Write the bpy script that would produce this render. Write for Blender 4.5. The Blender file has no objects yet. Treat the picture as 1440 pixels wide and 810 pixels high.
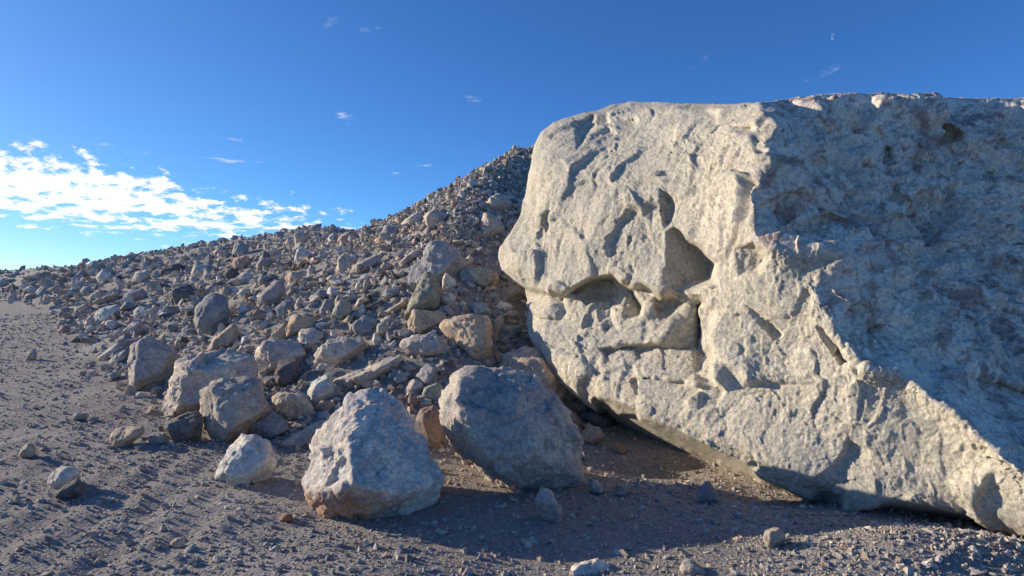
import bpy, bmesh, math, random
import numpy as np
from mathutils import Vector

random.seed(7)
RNG = np.random.default_rng(11)
scene = bpy.context.scene
col = scene.collection

# ------------------------------------------------------------------ camera
CAM_Z = 1.6
F = 800.0                      # focal length in pixels of the 1440 px wide photograph
PITCH = math.atan2(5.0, F)     # looking slightly down
cd = bpy.data.cameras.new("camera")
cd.sensor_width = 36.0
cd.lens = 36.0 * F / 1440.0
cd.clip_start = 0.05
cd.clip_end = 3000.0
cam = bpy.data.objects.new("camera", cd)
cam.location = (0, 0, CAM_Z)
cam.rotation_euler = (math.pi / 2 - PITCH, 0, 0)
col.objects.link(cam)
scene.camera = cam

# ------------------------------------------------------------------ light
SUN_AZ = math.radians(69)      # left of the view direction
SUN_EL = math.radians(15)
SUN = np.array([-math.sin(SUN_AZ) * math.cos(SUN_EL), math.cos(SUN_AZ) * math.cos(SUN_EL), math.sin(SUN_EL)])
SKY_STRENGTH = 0.15
world = bpy.data.worlds.new("World")
scene.world = world
world.use_nodes = True
wn, wl = world.node_tree.nodes, world.node_tree.links
wn.clear()


def N(tree, typ, **kw):
    n = tree.nodes.new(typ)
    for k, v in kw.items():
        setattr(n, k, v)
    return n


def build_world():
    t = world.node_tree
    out = N(t, "ShaderNodeOutputWorld")
    bg = N(t, "ShaderNodeBackground")
    bg.inputs["Strength"].default_value = SKY_STRENGTH
    sky = N(t, "ShaderNodeTexSky", sky_type='NISHITA')
    sky.sun_disc = False
    sky.sun_elevation = SUN_EL
    sky.sun_rotation = -SUN_AZ
    sky.altitude = 1500
    sky.air_density = 0.6
    sky.dust_density = 0.6
    sky.ozone_density = 8.0
    hs = N(t, "ShaderNodeHueSaturation")
    hs.inputs["Saturation"].default_value = 1.01
    hs.inputs["Value"].default_value = 1.12
    wl.new(sky.outputs[0], hs.inputs["Color"])

    def vm(op, a, b):
        n = N(t, "ShaderNodeVectorMath", operation=op)
        for i, v in enumerate((a, b)):
            if isinstance(v, tuple):
                n.inputs[i].default_value = v
            else:
                wl.new(v, n.inputs[i])
        return n.outputs[0]
    # film-like shoulder, the same for the whole sky
    sky_col = vm('DIVIDE', hs.outputs[0], vm('ADD', vm('MULTIPLY', hs.outputs[0], (0.08, 0.08, 0.08)), (1.0, 1.0, 1.0)))
    # thin altocumulus layer on a flat deck high above the ground
    tc = N(t, "ShaderNodeTexCoord")
    sep = N(t, "ShaderNodeSeparateXYZ")
    wl.new(tc.outputs["Generated"], sep.inputs[0])

    def math_(op, a, b=None, clamp=False):
        m = N(t, "ShaderNodeMath", operation=op)
        m.use_clamp = clamp
        for i, v in enumerate((a, b)):
            if v is None:
                continue
            if isinstance(v, (int, float)):
                m.inputs[i].default_value = v
            else:
                wl.new(v, m.inputs[i])
        return m.outputs[0]
    z = math_('MAXIMUM', sep.outputs[2], 0.02)
    px = math_('DIVIDE', sep.outputs[0], z)
    py = math_('DIVIDE', sep.outputs[1], z)
    comb = N(t, "ShaderNodeCombineXYZ")
    wl.new(px, comb.inputs[0])
    wl.new(py, comb.inputs[1])

    def noise(scale, detail, rough, off=(0, 0, 0), sc=(1, 1, 1), rot=0.0, src=None):
        mp = N(t, "ShaderNodeMapping")
        mp.inputs["Location"].default_value = off
        mp.inputs["Scale"].default_value = sc
        mp.inputs["Rotation"].default_value = (0, 0, rot)
        wl.new((src or comb).outputs[0], mp.inputs[0])
        n = N(t, "ShaderNodeTexNoise")
        n.inputs["Scale"].default_value = scale
        n.inputs["Detail"].default_value = detail
        n.inputs["Roughness"].default_value = rough
        wl.new(mp.outputs[0], n.inputs["Vector"])
        return n.outputs["Fac"]
    # low bank of puffs, laid out by compass direction and height above the horizon
    az = math_('ARCTAN2', sep.outputs[0], sep.outputs[1])
    lr = math_('LOGARITHM', z, math.e)
    comb2 = N(t, "ShaderNodeCombineXYZ")
    wl.new(az, comb2.inputs[0])
    wl.new(math_('MULTIPLY', lr, 0.30), comb2.inputs[1])
    ax = math_('DIVIDE', math_('ADD', az, 0.80), 0.50)
    mid = math_('SUBTRACT', 0.138, math_('MULTIPLY', math_('ADD', az, 0.75), 0.11))
    ay = math_('DIVIDE', math_('SUBTRACT', sep.outputs[2], mid), 0.046)
    rr = math_('SQRT', math_('ADD', math_('MULTIPLY', ax, ax), math_('MULTIPLY', ay, ay)))
    bank = math_('MAXIMUM', math_('SUBTRACT', 1.0, rr), -0.75)
    big = noise(7.0, 3, 0.5, (3.1, 1.7, 0), src=comb2)
    fine = noise(34, 6, 0.60, (0.3, 5.2, 0), src=comb2)
    dens = math_('ADD', math_('MULTIPLY', bank, 0.55), math_('MULTIPLY', math_('SUBTRACT', fine, 0.5), 1.9))
    dens = math_('ADD', dens, math_('MULTIPLY', math_('SUBTRACT', big, 0.5), 0.45))
    d1 = N(t, "ShaderNodeMapRange")
    d1.interpolation_type = 'SMOOTHSTEP'
    d1.inputs["From Min"].default_value = 0.0
    d1.inputs["From Max"].default_value = 0.34
    wl.new(dens, d1.inputs["Value"])
    # scattered shreds everywhere else
    sh = noise(2.1, 5, 0.6, (7.7, 2.2, 0), (1, 1, 1), 0.9)
    sh2 = noise(0.5, 2, 0.5, (1.2, 8.8, 0))
    shd = math_('ADD', sh, math_('MULTIPLY', math_('SUBTRACT', sh2, 0.5), 0.35))
    d2 = N(t, "ShaderNodeMapRange")
    d2.interpolation_type = 'SMOOTHSTEP'
    d2.inputs["From Min"].default_value = 0.65
    d2.inputs["From Max"].default_value = 0.84
    d2.inputs["To Max"].default_value = 0.7
    wl.new(shd, d2.inputs["Value"])
    cl = math_('MAXIMUM', d1.outputs[0], d2.outputs[0])
    fade = N(t, "ShaderNodeMapRange")
    fade.inputs["From Min"].default_value = 0.03
    fade.inputs["From Max"].default_value = 0.075
    wl.new(sep.outputs[2], fade.inputs["Value"])
    cl = math_('MULTIPLY', cl, fade.outputs[0], True)
    # thick cores turn a little grey
    core = N(t, "ShaderNodeMapRange")
    core.inputs["From Min"].default_value = 0.45
    core.inputs["From Max"].default_value = 0.95
    wl.new(dens, core.inputs["Value"])
    cc = N(t, "ShaderNodeMix", data_type='RGBA')
    cc.inputs[6].default_value = (5.0, 4.9, 4.75, 1)
    cc.inputs[7].default_value = (3.0, 3.2, 3.6, 1)
    wl.new(core.outputs[0], cc.inputs[0])
    mix = N(t, "ShaderNodeMix", data_type='RGBA')
    wl.new(cl, mix.inputs[0])
    wl.new(sky_col, mix.inputs[6])
    wl.new(cc.outputs[2], mix.inputs[7])
    wl.new(mix.outputs[2], bg.inputs["Color"])
    wl.new(bg.outputs[0], out.inputs["Surface"])


build_world()
sd = bpy.data.lights.new("sun", 'SUN')
sd.energy = 3.9
sd.angle = math.radians(0.53)
sd.color = (1.0, 0.87, 0.69)
so = bpy.data.objects.new("sun", sd)
so.rotation_euler = Vector(SUN).to_track_quat('Z', 'Y').to_euler()
so.location = (-20, 10, 12)
col.objects.link(so)
vs = scene.view_settings
vs.view_transform = 'Standard'
vs.look = 'None'
vs.gamma = 1.0
vs.exposure = 0.72
vs.use_curve_mapping = False

# ------------------------------------------------------------------ numpy noise
def _hash(ix, iy, iz, seed):
    h = (ix.astype(np.uint32) * np.uint32(374761393) + iy.astype(np.uint32) * np.uint32(668265263)
         + iz.astype(np.uint32) * np.uint32(2147483647 - 58) + np.uint32((seed * 974711 + 12345) & 0xffffffff))
    h ^= h >> np.uint32(13)
    h *= np.uint32(1274126177)
    h ^= h >> np.uint32(16)
    h *= np.uint32(2246822519)
    h ^= h >> np.uint32(15)
    return h


def vnoise(p, seed=0):
    """smooth gradient-like value noise in -1..1"""
    i = np.floor(p).astype(np.int64)
    f = p - i
    u = f * f * f * (f * (f * 6 - 15) + 10)
    r = 0
    for dx in (0, 1):
        wx = u[:, 0] if dx else 1 - u[:, 0]
        for dy in (0, 1):
            wy = u[:, 1] if dy else 1 - u[:, 1]
            for dz in (0, 1):
                wz = u[:, 2] if dz else 1 - u[:, 2]
                h = _hash(i[:, 0] + dx, i[:, 1] + dy, i[:, 2] + dz, seed)
                gx = (h & np.uint32(1023)).astype(np.float64) / 511.5 - 1
                gy = ((h >> np.uint32(10)) & np.uint32(1023)).astype(np.float64) / 511.5 - 1
                gz = ((h >> np.uint32(20)) & np.uint32(1023)).astype(np.float64) / 511.5 - 1
                r = r + wx * wy * wz * (gx * (f[:, 0] - dx) + gy * (f[:, 1] - dy) + gz * (f[:, 2] - dz))
    return r * 1.3


def fbm(p, octaves=4, gain=0.5, seed=0, ridged=False):
    a, s, tot = 1.0, 0.0, 0.0
    q = p.copy()
    for k in range(octaves):
        n = vnoise(q, seed + k * 17)
        if ridged:
            n = 1 - 2 * np.abs(n)
        s = s + a * n
        tot += a
        a *= gain
        q = q * 2.03 + 3.7
    return s / tot


def chips(p, seed=0, slope=1.0, sharp=55.0):
    """every cell of a jittered lattice is a tilted plane: broken-rock facets"""
    i = np.floor(p).astype(np.int64)
    val = np.zeros(len(p))
    tot = np.full(len(p), 1e-290)
    for dx in (-1, 0, 1):
        for dy in (-1, 0, 1):
            for dz in (-1, 0, 1):
                cx, cy, cz = i[:, 0] + dx, i[:, 1] + dy, i[:, 2] + dz
                h = _hash(cx, cy, cz, seed)
                jx = (h & np.uint32(1023)).astype(np.float64) / 1023
                jy = ((h >> np.uint32(10)) & np.uint32(1023)).astype(np.float64) / 1023
                jz = ((h >> np.uint32(20)) & np.uint32(1023)).astype(np.float64) / 1023
                d0, d1, d2 = p[:, 0] - cx - jx, p[:, 1] - cy - jy, p[:, 2] - cz - jz
                w = np.exp(-sharp * (d0 * d0 + d1 * d1 + d2 * d2))
                h2 = _hash(cx, cy, cz, seed + 91)
                v = (d0 * ((h2 & np.uint32(1023)).astype(np.float64) / 511.5 - 1)
                     + d1 * (((h2 >> np.uint32(10)) & np.uint32(1023)).astype(np.float64) / 511.5 - 1)
                     + d2 * (((h2 >> np.uint32(20)) & np.uint32(1023)).astype(np.float64) / 511.5 - 1))
                val += w * (slope * v + 0.25 * (jx - 0.5))
                tot += w
    return val / tot


def smooth(e0, e1, x):
    t = np.clip((x - e0) / (e1 - e0), 0, 1)
    return t * t * (3 - 2 * t)


# ------------------------------------------------------------------ pixels and rays
def ray(px, py):
    px, py = np.asarray(px, float), np.asarray(py, float)
    x = (px - 720) / F
    yu = (405 - py) / F
    c, s = math.cos(PITCH), math.sin(PITCH)
    Y = c + s * yu
    Z = -s + c * yu
    return np.stack([x / Y, np.ones_like(Y), Z / Y], -1)     # scaled so that Y = 1


def at(px, py, depth):
    r = ray(px, py) * np.asarray(depth, float)[..., None]
    r[..., 2] += CAM_Z
    return r


def to_px(P):
    P = np.asarray(P, float)
    c, s = math.cos(PITCH), math.sin(PITCH)
    y, z = P[..., 1], P[..., 2] - CAM_Z
    fwd = c * y - s * z
    up = s * y + c * z
    return np.stack([720 + F * P[..., 0] / fwd, 405 - F * up / fwd], -1)


# ------------------------------------------------------------------ terrain
TOE = np.array([(-400, 330), (-140, 135), (-64, 70), (-25, 31.5), (-9.6, 13.2), (-5.7, 8.7), (-3.9, 7.0), (-2.3, 5.85),
                (-0.8, 5.35), (0.6, 5.85), (1.7, 7.0), (4, 9.0), (12, 12), (40, 20), (400, 60)], float)


def toe_dist(x, y):
    best = np.full(x.shape, 1e9)
    sgn = np.zeros(x.shape)
    for a, b in zip(TOE[:-1], TOE[1:]):
        d = b - a
        L2 = (d * d).sum()
        t = np.clip(((x - a[0]) * d[0] + (y - a[1]) * d[1]) / L2, 0, 1)
        qx, qy = x - a[0] - t * d[0], y - a[1] - t * d[1]
        dd = np.hypot(qx, qy)
        side = d[0] * (y - a[1]) - d[1] * (x - a[0])
        m = dd < best - 1e-9
        best = np.where(m, dd, best)
        sgn = np.where(m, np.sign(side), sgn)
    return best * sgn


def smin(a, b, k):
    h = np.clip(0.5 + 0.5 * (b - a) / k, 0, 1)
    return b * (1 - h) + a * h - k * h * (1 - h)


CONE = (4.9, 20.7)


def height(x, y):
    x = np.asarray(x, float)
    y = np.asarray(y, float)
    shp = x.shape
    x, y = x.ravel(), y.ravel()
    P = np.stack([x, y, np.zeros_like(x)], 1)
    s = toe_dist(x, y)
    s = s + 0.5 * vnoise(P * 0.35, 5) + 0.2 * vnoise(P * 1.1, 6)
    up = np.where(s > 0, s, 0)
    far = smooth(12, 40, np.hypot(x, y))
    crest = 5.36 - 0.79 * smooth(60, 110, np.hypot(x, y)) - 2.0 * np.exp(-(((x + 5.75) / 6.0) ** 2 + ((y - 26) / 10.0) ** 2))
    bank = smin(0.445 * up + 0.03 * np.where(s > -0.4, np.clip(s + 0.4, 0, 0.8), 0), crest + 0.25 * vnoise(P * 0.13, 8), 0.8)
    r = np.hypot(x - CONE[0], (y - CONE[1]) * 0.85)
    cone = smin(smin(9.32 - 0.638 * r, np.full_like(r, 8.4), 1.0), 0.60 * up - 0.3, 0.8)
    z = -smin(-bank, -cone, 0.8)
    z = bank + (z - bank) * smooth(0, 2.0, s)
    on = smooth(0.0, 1.6, s)
    z = z + on * (0.13 * fbm(P * 0.9, 3, 0.55, 21) + 0.045 * fbm(P * 3.3, 3, 0.55, 22))
    z = z + on * far * 0.35 * fbm(P * 0.22, 3, 0.5, 31)
    # flat yard: churned earth, wheel ridges running away from the camera on the left
    g = 1 - on
    near = 1 - smooth(10, 30, np.hypot(x, y))
    lump = 0.045 * fbm(P * 0.9, 3, 0.5, 41) + near * (0.026 * fbm(P * 3.6, 3, 0.55, 42) + 0.014 * fbm(P * 11, 3, 0.6, 43))
    trk = smooth(-1.4, -2.4, x + 0.25 * vnoise(P * 0.5, 44)) * (1 - smooth(7, 12, y))
    ph = (x + 0.18 * y + 0.10 * vnoise(P * 1.3, 45)) * 2 * math.pi / 0.34
    broken = 0.4 + 0.6 * smooth(-0.25, 0.35, vnoise(P * 1.7, 46))
    ridges = trk * broken * 0.017 * np.sin(ph)
    brown = np.exp(-(((x - 0.3) / 1.3) ** 2 + ((y - 4.0) / 1.2) ** 2))
    lump = lump * (1 - 0.55 * brown)
    berm = 0.21 * np.exp(-(((x - 2.35) / 0.95) ** 2 + ((y - 3.1) / 0.48) ** 2))
    berm -= 0.20 * np.exp(-(((x - 1.35) / 0.7) ** 2 + ((y - 5.3) / 0.55) ** 2))
    berm -= 0.10 * np.exp(-(((x - 2.0) / 0.4) ** 2 + ((y - 4.45) / 0.3) ** 2))
    berm += 0.05 * np.exp(-(((x + 0.9) / 0.7) ** 2 + ((y - 3.0) / 0.4) ** 2))
    z = z + g * (lump + ridges + berm)
    return z.reshape(shp)


def hit(px, py):
    """where the ray through a picture point meets the terrain"""
    r = ray(np.atleast_1d(px), np.atleast_1d(py))
    t = np.geomspace(2.0, 200.0, 260)
    X = r[:, None, 0] * t
    Y = np.broadcast_to(t, X.shape)
    Z = CAM_Z + r[:, None, 2] * t
    H = height(X, Y)
    below = Z < H
    k = np.argmax(below, 1)
    ok = below.any(1)
    out = np.zeros((len(r), 3))
    for j in range(len(r)):
        kk = max(k[j], 1)
        z0, z1 = Z[j, kk - 1] - H[j, kk - 1], Z[j, kk] - H[j, kk]
        f = z0 / (z0 - z1 + 1e-12)
        tt = t[kk - 1] + f * (t[kk] - t[kk - 1])
        out[j] = (r[j, 0] * tt, tt, CAM_Z + r[j, 2] * tt)
    return out, ok


# ------------------------------------------------------------------ materials
def mat(name):
    m = bpy.data.materials.new(name)
    m.use_nodes = True
    t = m.node_tree
    t.nodes.clear()
    out = N(t, "ShaderNodeOutputMaterial")
    b = N(t, "ShaderNodeBsdfPrincipled")
    b.inputs["Roughness"].default_value = 0.93
    b.inputs["Specular IOR Level"].default_value = 0.18
    t.links.new(b.outputs[0], out.inputs[0])
    return m, t, b


class G:
    """small helper to write node graphs"""
    def __init__(s, t):
        s.t = t

    def link(s, v, inp):
        if isinstance(v, (int, float)):
            inp.default_value = v
        elif isinstance(v, tuple):
            inp.default_value = v if len(v) == len(inp.default_value) else v + (1,)
        else:
            s.t.links.new(v, inp)

    def m(s, op, a, b=0.0, clamp=False):
        n = N(s.t, "ShaderNodeMath", operation=op)
        n.use_clamp = clamp
        s.link(a, n.inputs[0])
        s.link(b, n.inputs[1])
        return n.outputs[0]

    def noise(s, vec, scale, detail=4, rough=0.55, dist=0.0):
        n = N(s.t, "ShaderNodeTexNoise")
        s.link(vec, n.inputs["Vector"])
        n.inputs["Scale"].default_value = scale
        n.inputs["Detail"].default_value = detail
        n.inputs["Roughness"].default_value = rough
        n.inputs["Distortion"].default_value = dist
        return n.outputs["Fac"]

    def voro(s, vec, scale, feature='F1', out="Distance"):
        n = N(s.t, "ShaderNodeTexVoronoi", feature=feature)
        s.link(vec, n.inputs["Vector"])
        n.inputs["Scale"].default_value = scale
        return n.outputs[out]

    def rng(s, v, a, b, c=0.0, d=1.0):
        n = N(s.t, "ShaderNodeMapRange")
        n.interpolation_type = 'SMOOTHSTEP'
        s.link(v, n.inputs["Value"])
        for k, x in (("From Min", a), ("From Max", b), ("To Min", c), ("To Max", d)):
            n.inputs[k].default_value = x
        return n.outputs[0]

    def mix(s, f, a, b, mode='MIX'):
        n = N(s.t, "ShaderNodeMix", data_type='RGBA', blend_type=mode)
        s.link(f, n.inputs[0])
        s.link(a, n.inputs[6])
        s.link(b, n.inputs[7])
        return n.outputs[2]

    def vadd(s, a, b):
        n = N(s.t, "ShaderNodeVectorMath", operation='ADD')
        s.link(a, n.inputs[0])
        s.link(b, n.inputs[1])
        return n.outputs[0]

    def map(s, v, sc=(1, 1, 1), rot=(0, 0, 0)):
        n = N(s.t, "ShaderNodeMapping")
        s.link(v, n.inputs[0])
        n.inputs["Scale"].default_value = sc
        n.inputs["Rotation"].default_value = rot
        return n.outputs[0]

    def bump(s, hgt, strength, dist, normal=None):
        n = N(s.t, "ShaderNodeBump")
        n.inputs["Strength"].default_value = strength
        n.inputs["Distance"].default_value = dist
        s.link(hgt, n.inputs["Height"])
        if normal is not None:
            s.link(normal, n.inputs["Normal"])
        return n.outputs[0]


def rock_material(name, tint_attr=None):
    m, t, b = mat(name)
    g = G(t)
    geo = N(t, "ShaderNodeNewGeometry")
    pos = geo.outputs["Position"]
    if tint_attr:
        a = N(t, "ShaderNodeAttribute", attribute_name=tint_attr)
        base = a.outputs["Color"]
        vec = pos
    else:
        oi = N(t, "ShaderNodeObjectInfo")
        base = oi.outputs["Color"]
        k = N(t, "ShaderNodeCombineXYZ")
        g.link(g.m('MULTIPLY', oi.outputs["Random"], 57.0), k.inputs[0])
        g.link(g.m('MULTIPLY', oi.outputs["Random"], 31.0), k.inputs[1])
        vec = g.vadd(pos, k.outputs[0])
    sa = N(t, "ShaderNodeAttribute", attribute_name="stain")
    base = g.mix(g.m('MULTIPLY', sa.outputs["Fac"], 0.8), base, (0.42, 0.225, 0.125))
    broad = g.noise(vec, 2.6, 4, 0.6, 0.6)
    c = g.mix(g.rng(broad, 0.32, 0.68), g.mix(1.0, base, (0.72, 0.74, 0.80), 'MULTIPLY'), g.mix(1.0, base, (1.18, 1.12, 1.04), 'MULTIPLY'))
    rust = g.noise(vec, 3.4, 5, 0.65, 1.0)
    c = g.mix(g.rng(rust, 0.60, 0.78, 0.0, 0.42), c, g.mix(1.0, c, (1.15, 0.84, 0.60), 'MULTIPLY'))
    blot = g.noise(vec, 11, 6, 0.72, 0.4)
    c = g.mix(g.rng(blot, 0.38, 0.56, 0.5, 0.0), c, g.mix(1.0, c, (0.62, 0.61, 0.63), 'MULTIPLY'))
    speck = g.noise(vec, 80, 4, 0.75)
    grain = g.noise(vec, 33, 9, 0.82, 0.2)
    c = g.mix(g.rng(grain, 0.34, 0.66), g.mix(1.0, c, (0.60, 0.60, 0.62), 'MULTIPLY'), g.mix(1.0, c, (1.30, 1.28, 1.24), 'MULTIPLY'))
    c = g.mix(g.rng(speck, 0.34, 0.50, 0.5, 0.0), c, g.mix(1.0, c, (0.36, 0.36, 0.40), 'MULTIPLY'))
    spw = g.noise(g.vadd(vec, (3.3, 1.1, 9.0)), 60, 2, 0.6)
    c = g.mix(g.rng(spw, 0.60, 0.72, 0.0, 0.30), c, (0.62, 0.60, 0.56))
    c = g.mix(1.0, c, (1.24, 1.22, 1.18), 'MULTIPLY')
    g.link(c, b.inputs["Base Color"])
    h = g.m('ADD', g.noise(vec, 26, 10, 0.85, 0.3), g.m('MULTIPLY', g.voro(vec, 48), 0.35))
    n1 = g.bump(h, 0.55, 0.03)
    n2 = g.bump(g.noise(vec, 100, 4, 0.7), 0.5, 0.006, n1)
    g.link(n2, b.inputs["Normal"])
    return m


def giant_material():
    m, t, b = mat("giant_boulder_rock")
    g = G(t)
    geo = N(t, "ShaderNodeNewGeometry")
    pos = geo.outputs["Position"]
    at_ = N(t, "ShaderNodeAttribute", attribute_name="fresh_shade_lift")       # 1 on the freshly broken, shaded right hand face
    fr = at_.outputs["Fac"]
    pale = (0.585, 0.54, 0.445)
    warm = (0.47, 0.415, 0.335)
    grey = (0.44, 0.42, 0.365)
    broad = g.noise(pos, 0.9, 5, 0.6, 0.8)
    c = g.mix(g.rng(broad, 0.34, 0.66), grey, pale)
    streak = g.noise(g.map(pos, (5.5, 5.5, 0.9), (0.35, 0.3, 0)), 1.0, 5, 0.62, 0.5)
    c = g.mix(g.rng(streak, 0.5, 0.72, 0.0, 0.6), c, warm)
    lil = g.noise(g.vadd(pos, (5, 9, 2)), 2.1, 4, 0.6, 0.7)
    c = g.mix(g.rng(lil, 0.55, 0.72, 0.0, 0.45), c, (0.37, 0.33, 0.345))
    dust = g.noise(g.vadd(pos, (1, 3, 7)), 5.0, 5, 0.65, 0.4)
    c = g.mix(g.rng(dust, 0.58, 0.72, 0.0, 0.55), c, (0.56, 0.52, 0.45))
    # broken face: base painted lighter and warmer to lift its shade, plus purple brown ore stains
    cf = g.mix(g.rng(broad, 0.36, 0.66), (0.68, 0.60, 0.52), (0.82, 0.74, 0.63))
    st = g.noise(g.vadd(pos, (8, 2, 4)), 1.7, 6, 0.66, 1.2)
    cf = g.mix(g.rng(st, 0.52, 0.62, 0.0, 0.75), cf, (0.29, 0.195, 0.185))
    st2 = g.noise(g.vadd(pos, (2, 7, 1)), 3.6, 6, 0.7, 1.0)
    cf = g.mix(g.rng(st2, 0.57, 0.67, 0.0, 0.85), cf, (0.16, 0.10, 0.08))
    tan = g.noise(g.vadd(pos, (6, 6, 6)), 4.5, 4, 0.6, 0.8)
    cf = g.mix(g.rng(tan, 0.60, 0.74, 0.0, 0.6), cf, (0.44, 0.36, 0.26))
    mot = g.noise(g.vadd(pos, (3, 8, 5)), 7.5, 7, 0.72, 0.6)
    cf = g.mix(g.rng(mot, 0.53, 0.60, 0.0, 0.65), cf, (0.32, 0.235, 0.19))
    mot2 = g.noise(g.vadd(pos, (9, 1, 5)), 6.0, 6, 0.7, 0.6)
    cf = g.mix(g.rng(mot2, 0.56, 0.66, 0.0, 0.6), cf, (0.66, 0.63, 0.58))
    c = g.mix(fr, c, cf)
    vein = g.noise(g.vadd(pos, (4, 0, 3)), 2.7, 4, 0.6, 1.5)
    vn = g.rng(g.m('ABSOLUTE', g.m('SUBTRACT', vein, 0.5)), 0.0, 0.012, 0.35, 0.0)
    c = g.mix(vn, c, (0.66, 0.63, 0.58))
    cr = g.voro(g.vadd(g.map(pos, (1.6, 1.6, 1.1), (0.3, 0.2, 0.4)), (2.0, 0.0, 5.0)), 1.7, 'DISTANCE_TO_EDGE')
    crn = g.m('ADD', cr, g.m('MULTIPLY', g.m('SUBTRACT', g.noise(pos, 6, 5, 0.7), 0.5), 0.22))
    c = g.mix(g.rng(g.m('ABSOLUTE', crn), 0.0, 0.010, 0.55, 0.0), c, g.mix(1.0, c, (0.35, 0.32, 0.30), 'MULTIPLY'))
    grit = g.noise(pos, 24, 6, 0.75, 0.3)
    c = g.mix(g.rng(grit, 0.40, 0.53, 0.38, 0.0), c, g.mix(1.0, c, (0.55, 0.55, 0.58), 'MULTIPLY'))
    grain = g.noise(pos, 30, 9, 0.82, 0.2)
    c = g.mix(g.rng(grain, 0.34, 0.66), g.mix(1.0, c, (0.66, 0.66, 0.68), 'MULTIPLY'), g.mix(1.0, c, (1.26, 1.24, 1.20), 'MULTIPLY'))
    speck = g.noise(pos, 55, 5, 0.75)
    c = g.mix(g.rng(speck, 0.34, 0.52, 0.4, 0.0), c, g.mix(1.0, c, (0.5, 0.49, 0.5), 'MULTIPLY'))
    c = g.mix(1.0, c, (1.24, 1.22, 1.16), 'MULTIPLY')
    g.link(c, b.inputs["Base Color"])
    h = g.m('ADD', g.noise(pos, 20, 10, 0.84, 0.4), g.m('MULTIPLY', g.voro(pos, 40), 0.3))
    n1 = g.bump(h, 0.6, 0.04)
    n2 = g.bump(g.noise(pos, 75, 5, 0.72), 0.5, 0.007, n1)
    g.link(n2, b.inputs["Normal"])
    return m


def ground_material():
    m, t, b = mat("gravelly_earth")
    g = G(t)
    geo = N(t, "ShaderNodeNewGeometry")
    pos = geo.outputs["Position"]
    a = N(t, "ShaderNodeAttribute", attribute_name="bank")
    e = N(t, "ShaderNodeAttribute", attribute_name="earth")
    broad = g.noise(pos, 0.8, 5, 0.6, 0.5)
    c = g.mix(g.rng(broad, 0.35, 0.65), (0.275, 0.252, 0.23), (0.37, 0.34, 0.305))
    c = g.mix(g.m('MULTIPLY', e.outputs["Fac"], 0.85), c, (0.34, 0.29, 0.245))
    bc = g.mix(g.rng(g.noise(pos, 1.3, 5, 0.6, 0.6), 0.4, 0.65), (0.30, 0.285, 0.265), (0.36, 0.32, 0.275))
    c = g.mix(a.outputs["Fac"], c, bc)
    cells = g.voro(pos, 42, 'F1', "Color")
    bw = N(t, "ShaderNodeRGBToBW")
    g.link(cells, bw.inputs[0])
    c = g.mix(g.rng(bw.outputs[0], 0.25, 0.75, 0.0, 0.5), g.mix(1.0, c, (0.78, 0.78, 0.80), 'MULTIPLY'), g.mix(1.0, c, (1.3, 1.28, 1.24), 'MULTIPLY'))
    red = g.noise(g.vadd(pos, (3, 3, 0)), 1.1, 4, 0.6, 0.6)
    c = g.mix(g.rng(red, 0.64, 0.74, 0.0, 0.45), c, (0.23, 0.135, 0.10))
    g.link(c, b.inputs["Base Color"])
    h = g.m('ADD', g.m('MULTIPLY', g.m('SUBTRACT', 1.0, g.voro(pos, 42)), 0.8), g.noise(pos, 18, 7, 0.7))
    n1 = g.bump(h, 0.6, 0.02)
    n2 = g.bump(g.m('SUBTRACT', 1.0, g.voro(pos, 130)), 0.6, 0.008, n1)
    g.link(n2, b.inputs["Normal"])
    return m


ROCK = rock_material("quarried_rock")
STONE = rock_material("small_stones", "tint")
GIANT = giant_material()
GROUND = ground_material()

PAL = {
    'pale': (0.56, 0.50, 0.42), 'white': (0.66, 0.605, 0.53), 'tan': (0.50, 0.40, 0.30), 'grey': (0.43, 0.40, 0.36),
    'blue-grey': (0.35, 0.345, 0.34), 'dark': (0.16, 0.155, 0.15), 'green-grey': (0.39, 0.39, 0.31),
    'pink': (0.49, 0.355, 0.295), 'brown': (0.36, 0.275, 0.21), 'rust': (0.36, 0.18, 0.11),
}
PALN = {'pale': 'pale grey', 'white': 'whitish', 'tan': 'tan', 'grey': 'grey', 'blue-grey': 'blue-grey', 'dark': 'dark grey',
        'green-grey': 'green-grey', 'pink': 'pinkish', 'brown': 'brown', 'rust': 'rust red'}


# ------------------------------------------------------------------ mesh helpers
def mesh_from(name, V, Fc, smooth_=True):
    me = bpy.data.meshes.new(name)
    V = np.asarray(V, np.float32)
    Fc = np.asarray(Fc, np.int32)
    me.vertices.add(len(V))
    me.vertices.foreach_set("co", V.ravel())
    k = Fc.shape[1]
    me.loops.add(Fc.size)
    me.loops.foreach_set("vertex_index", Fc.ravel())
    me.polygons.add(len(Fc))
    me.polygons.foreach_set("loop_start", np.arange(0, Fc.size, k, dtype=np.int32))
    me.polygons.foreach_set("loop_total", np.full(len(Fc), k, np.int32))
    me.polygons.foreach_set("use_smooth", np.full(len(Fc), smooth_, bool))
    me.update(calc_edges=True)
    me.validate()
    return me


def add_attr(me, name, vals):
    vals = np.asarray(vals, np.float32)
    if vals.ndim == 1:
        a = me.attributes.new(name, 'FLOAT', 'POINT')
        a.data.foreach_set("value", vals)
    else:
        a = me.attributes.new(name, 'FLOAT_COLOR', 'POINT')
        a.data.foreach_set("color", vals.ravel())


def link_obj(name, me, material, label=None, cat=None, group=None, kind=None, color=None):
    if material and not me.materials:
        me.materials.append(material)
    o = bpy.data.objects.new(name, me)
    col.objects.link(o)
    if label:
        o["label"] = label
    if cat:
        o["category"] = cat
    if group:
        o["group"] = group
    if kind:
        o["kind"] = kind
    if color is not None:
        o.color = (*color, 1)
    return o


_ico = {}


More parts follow.
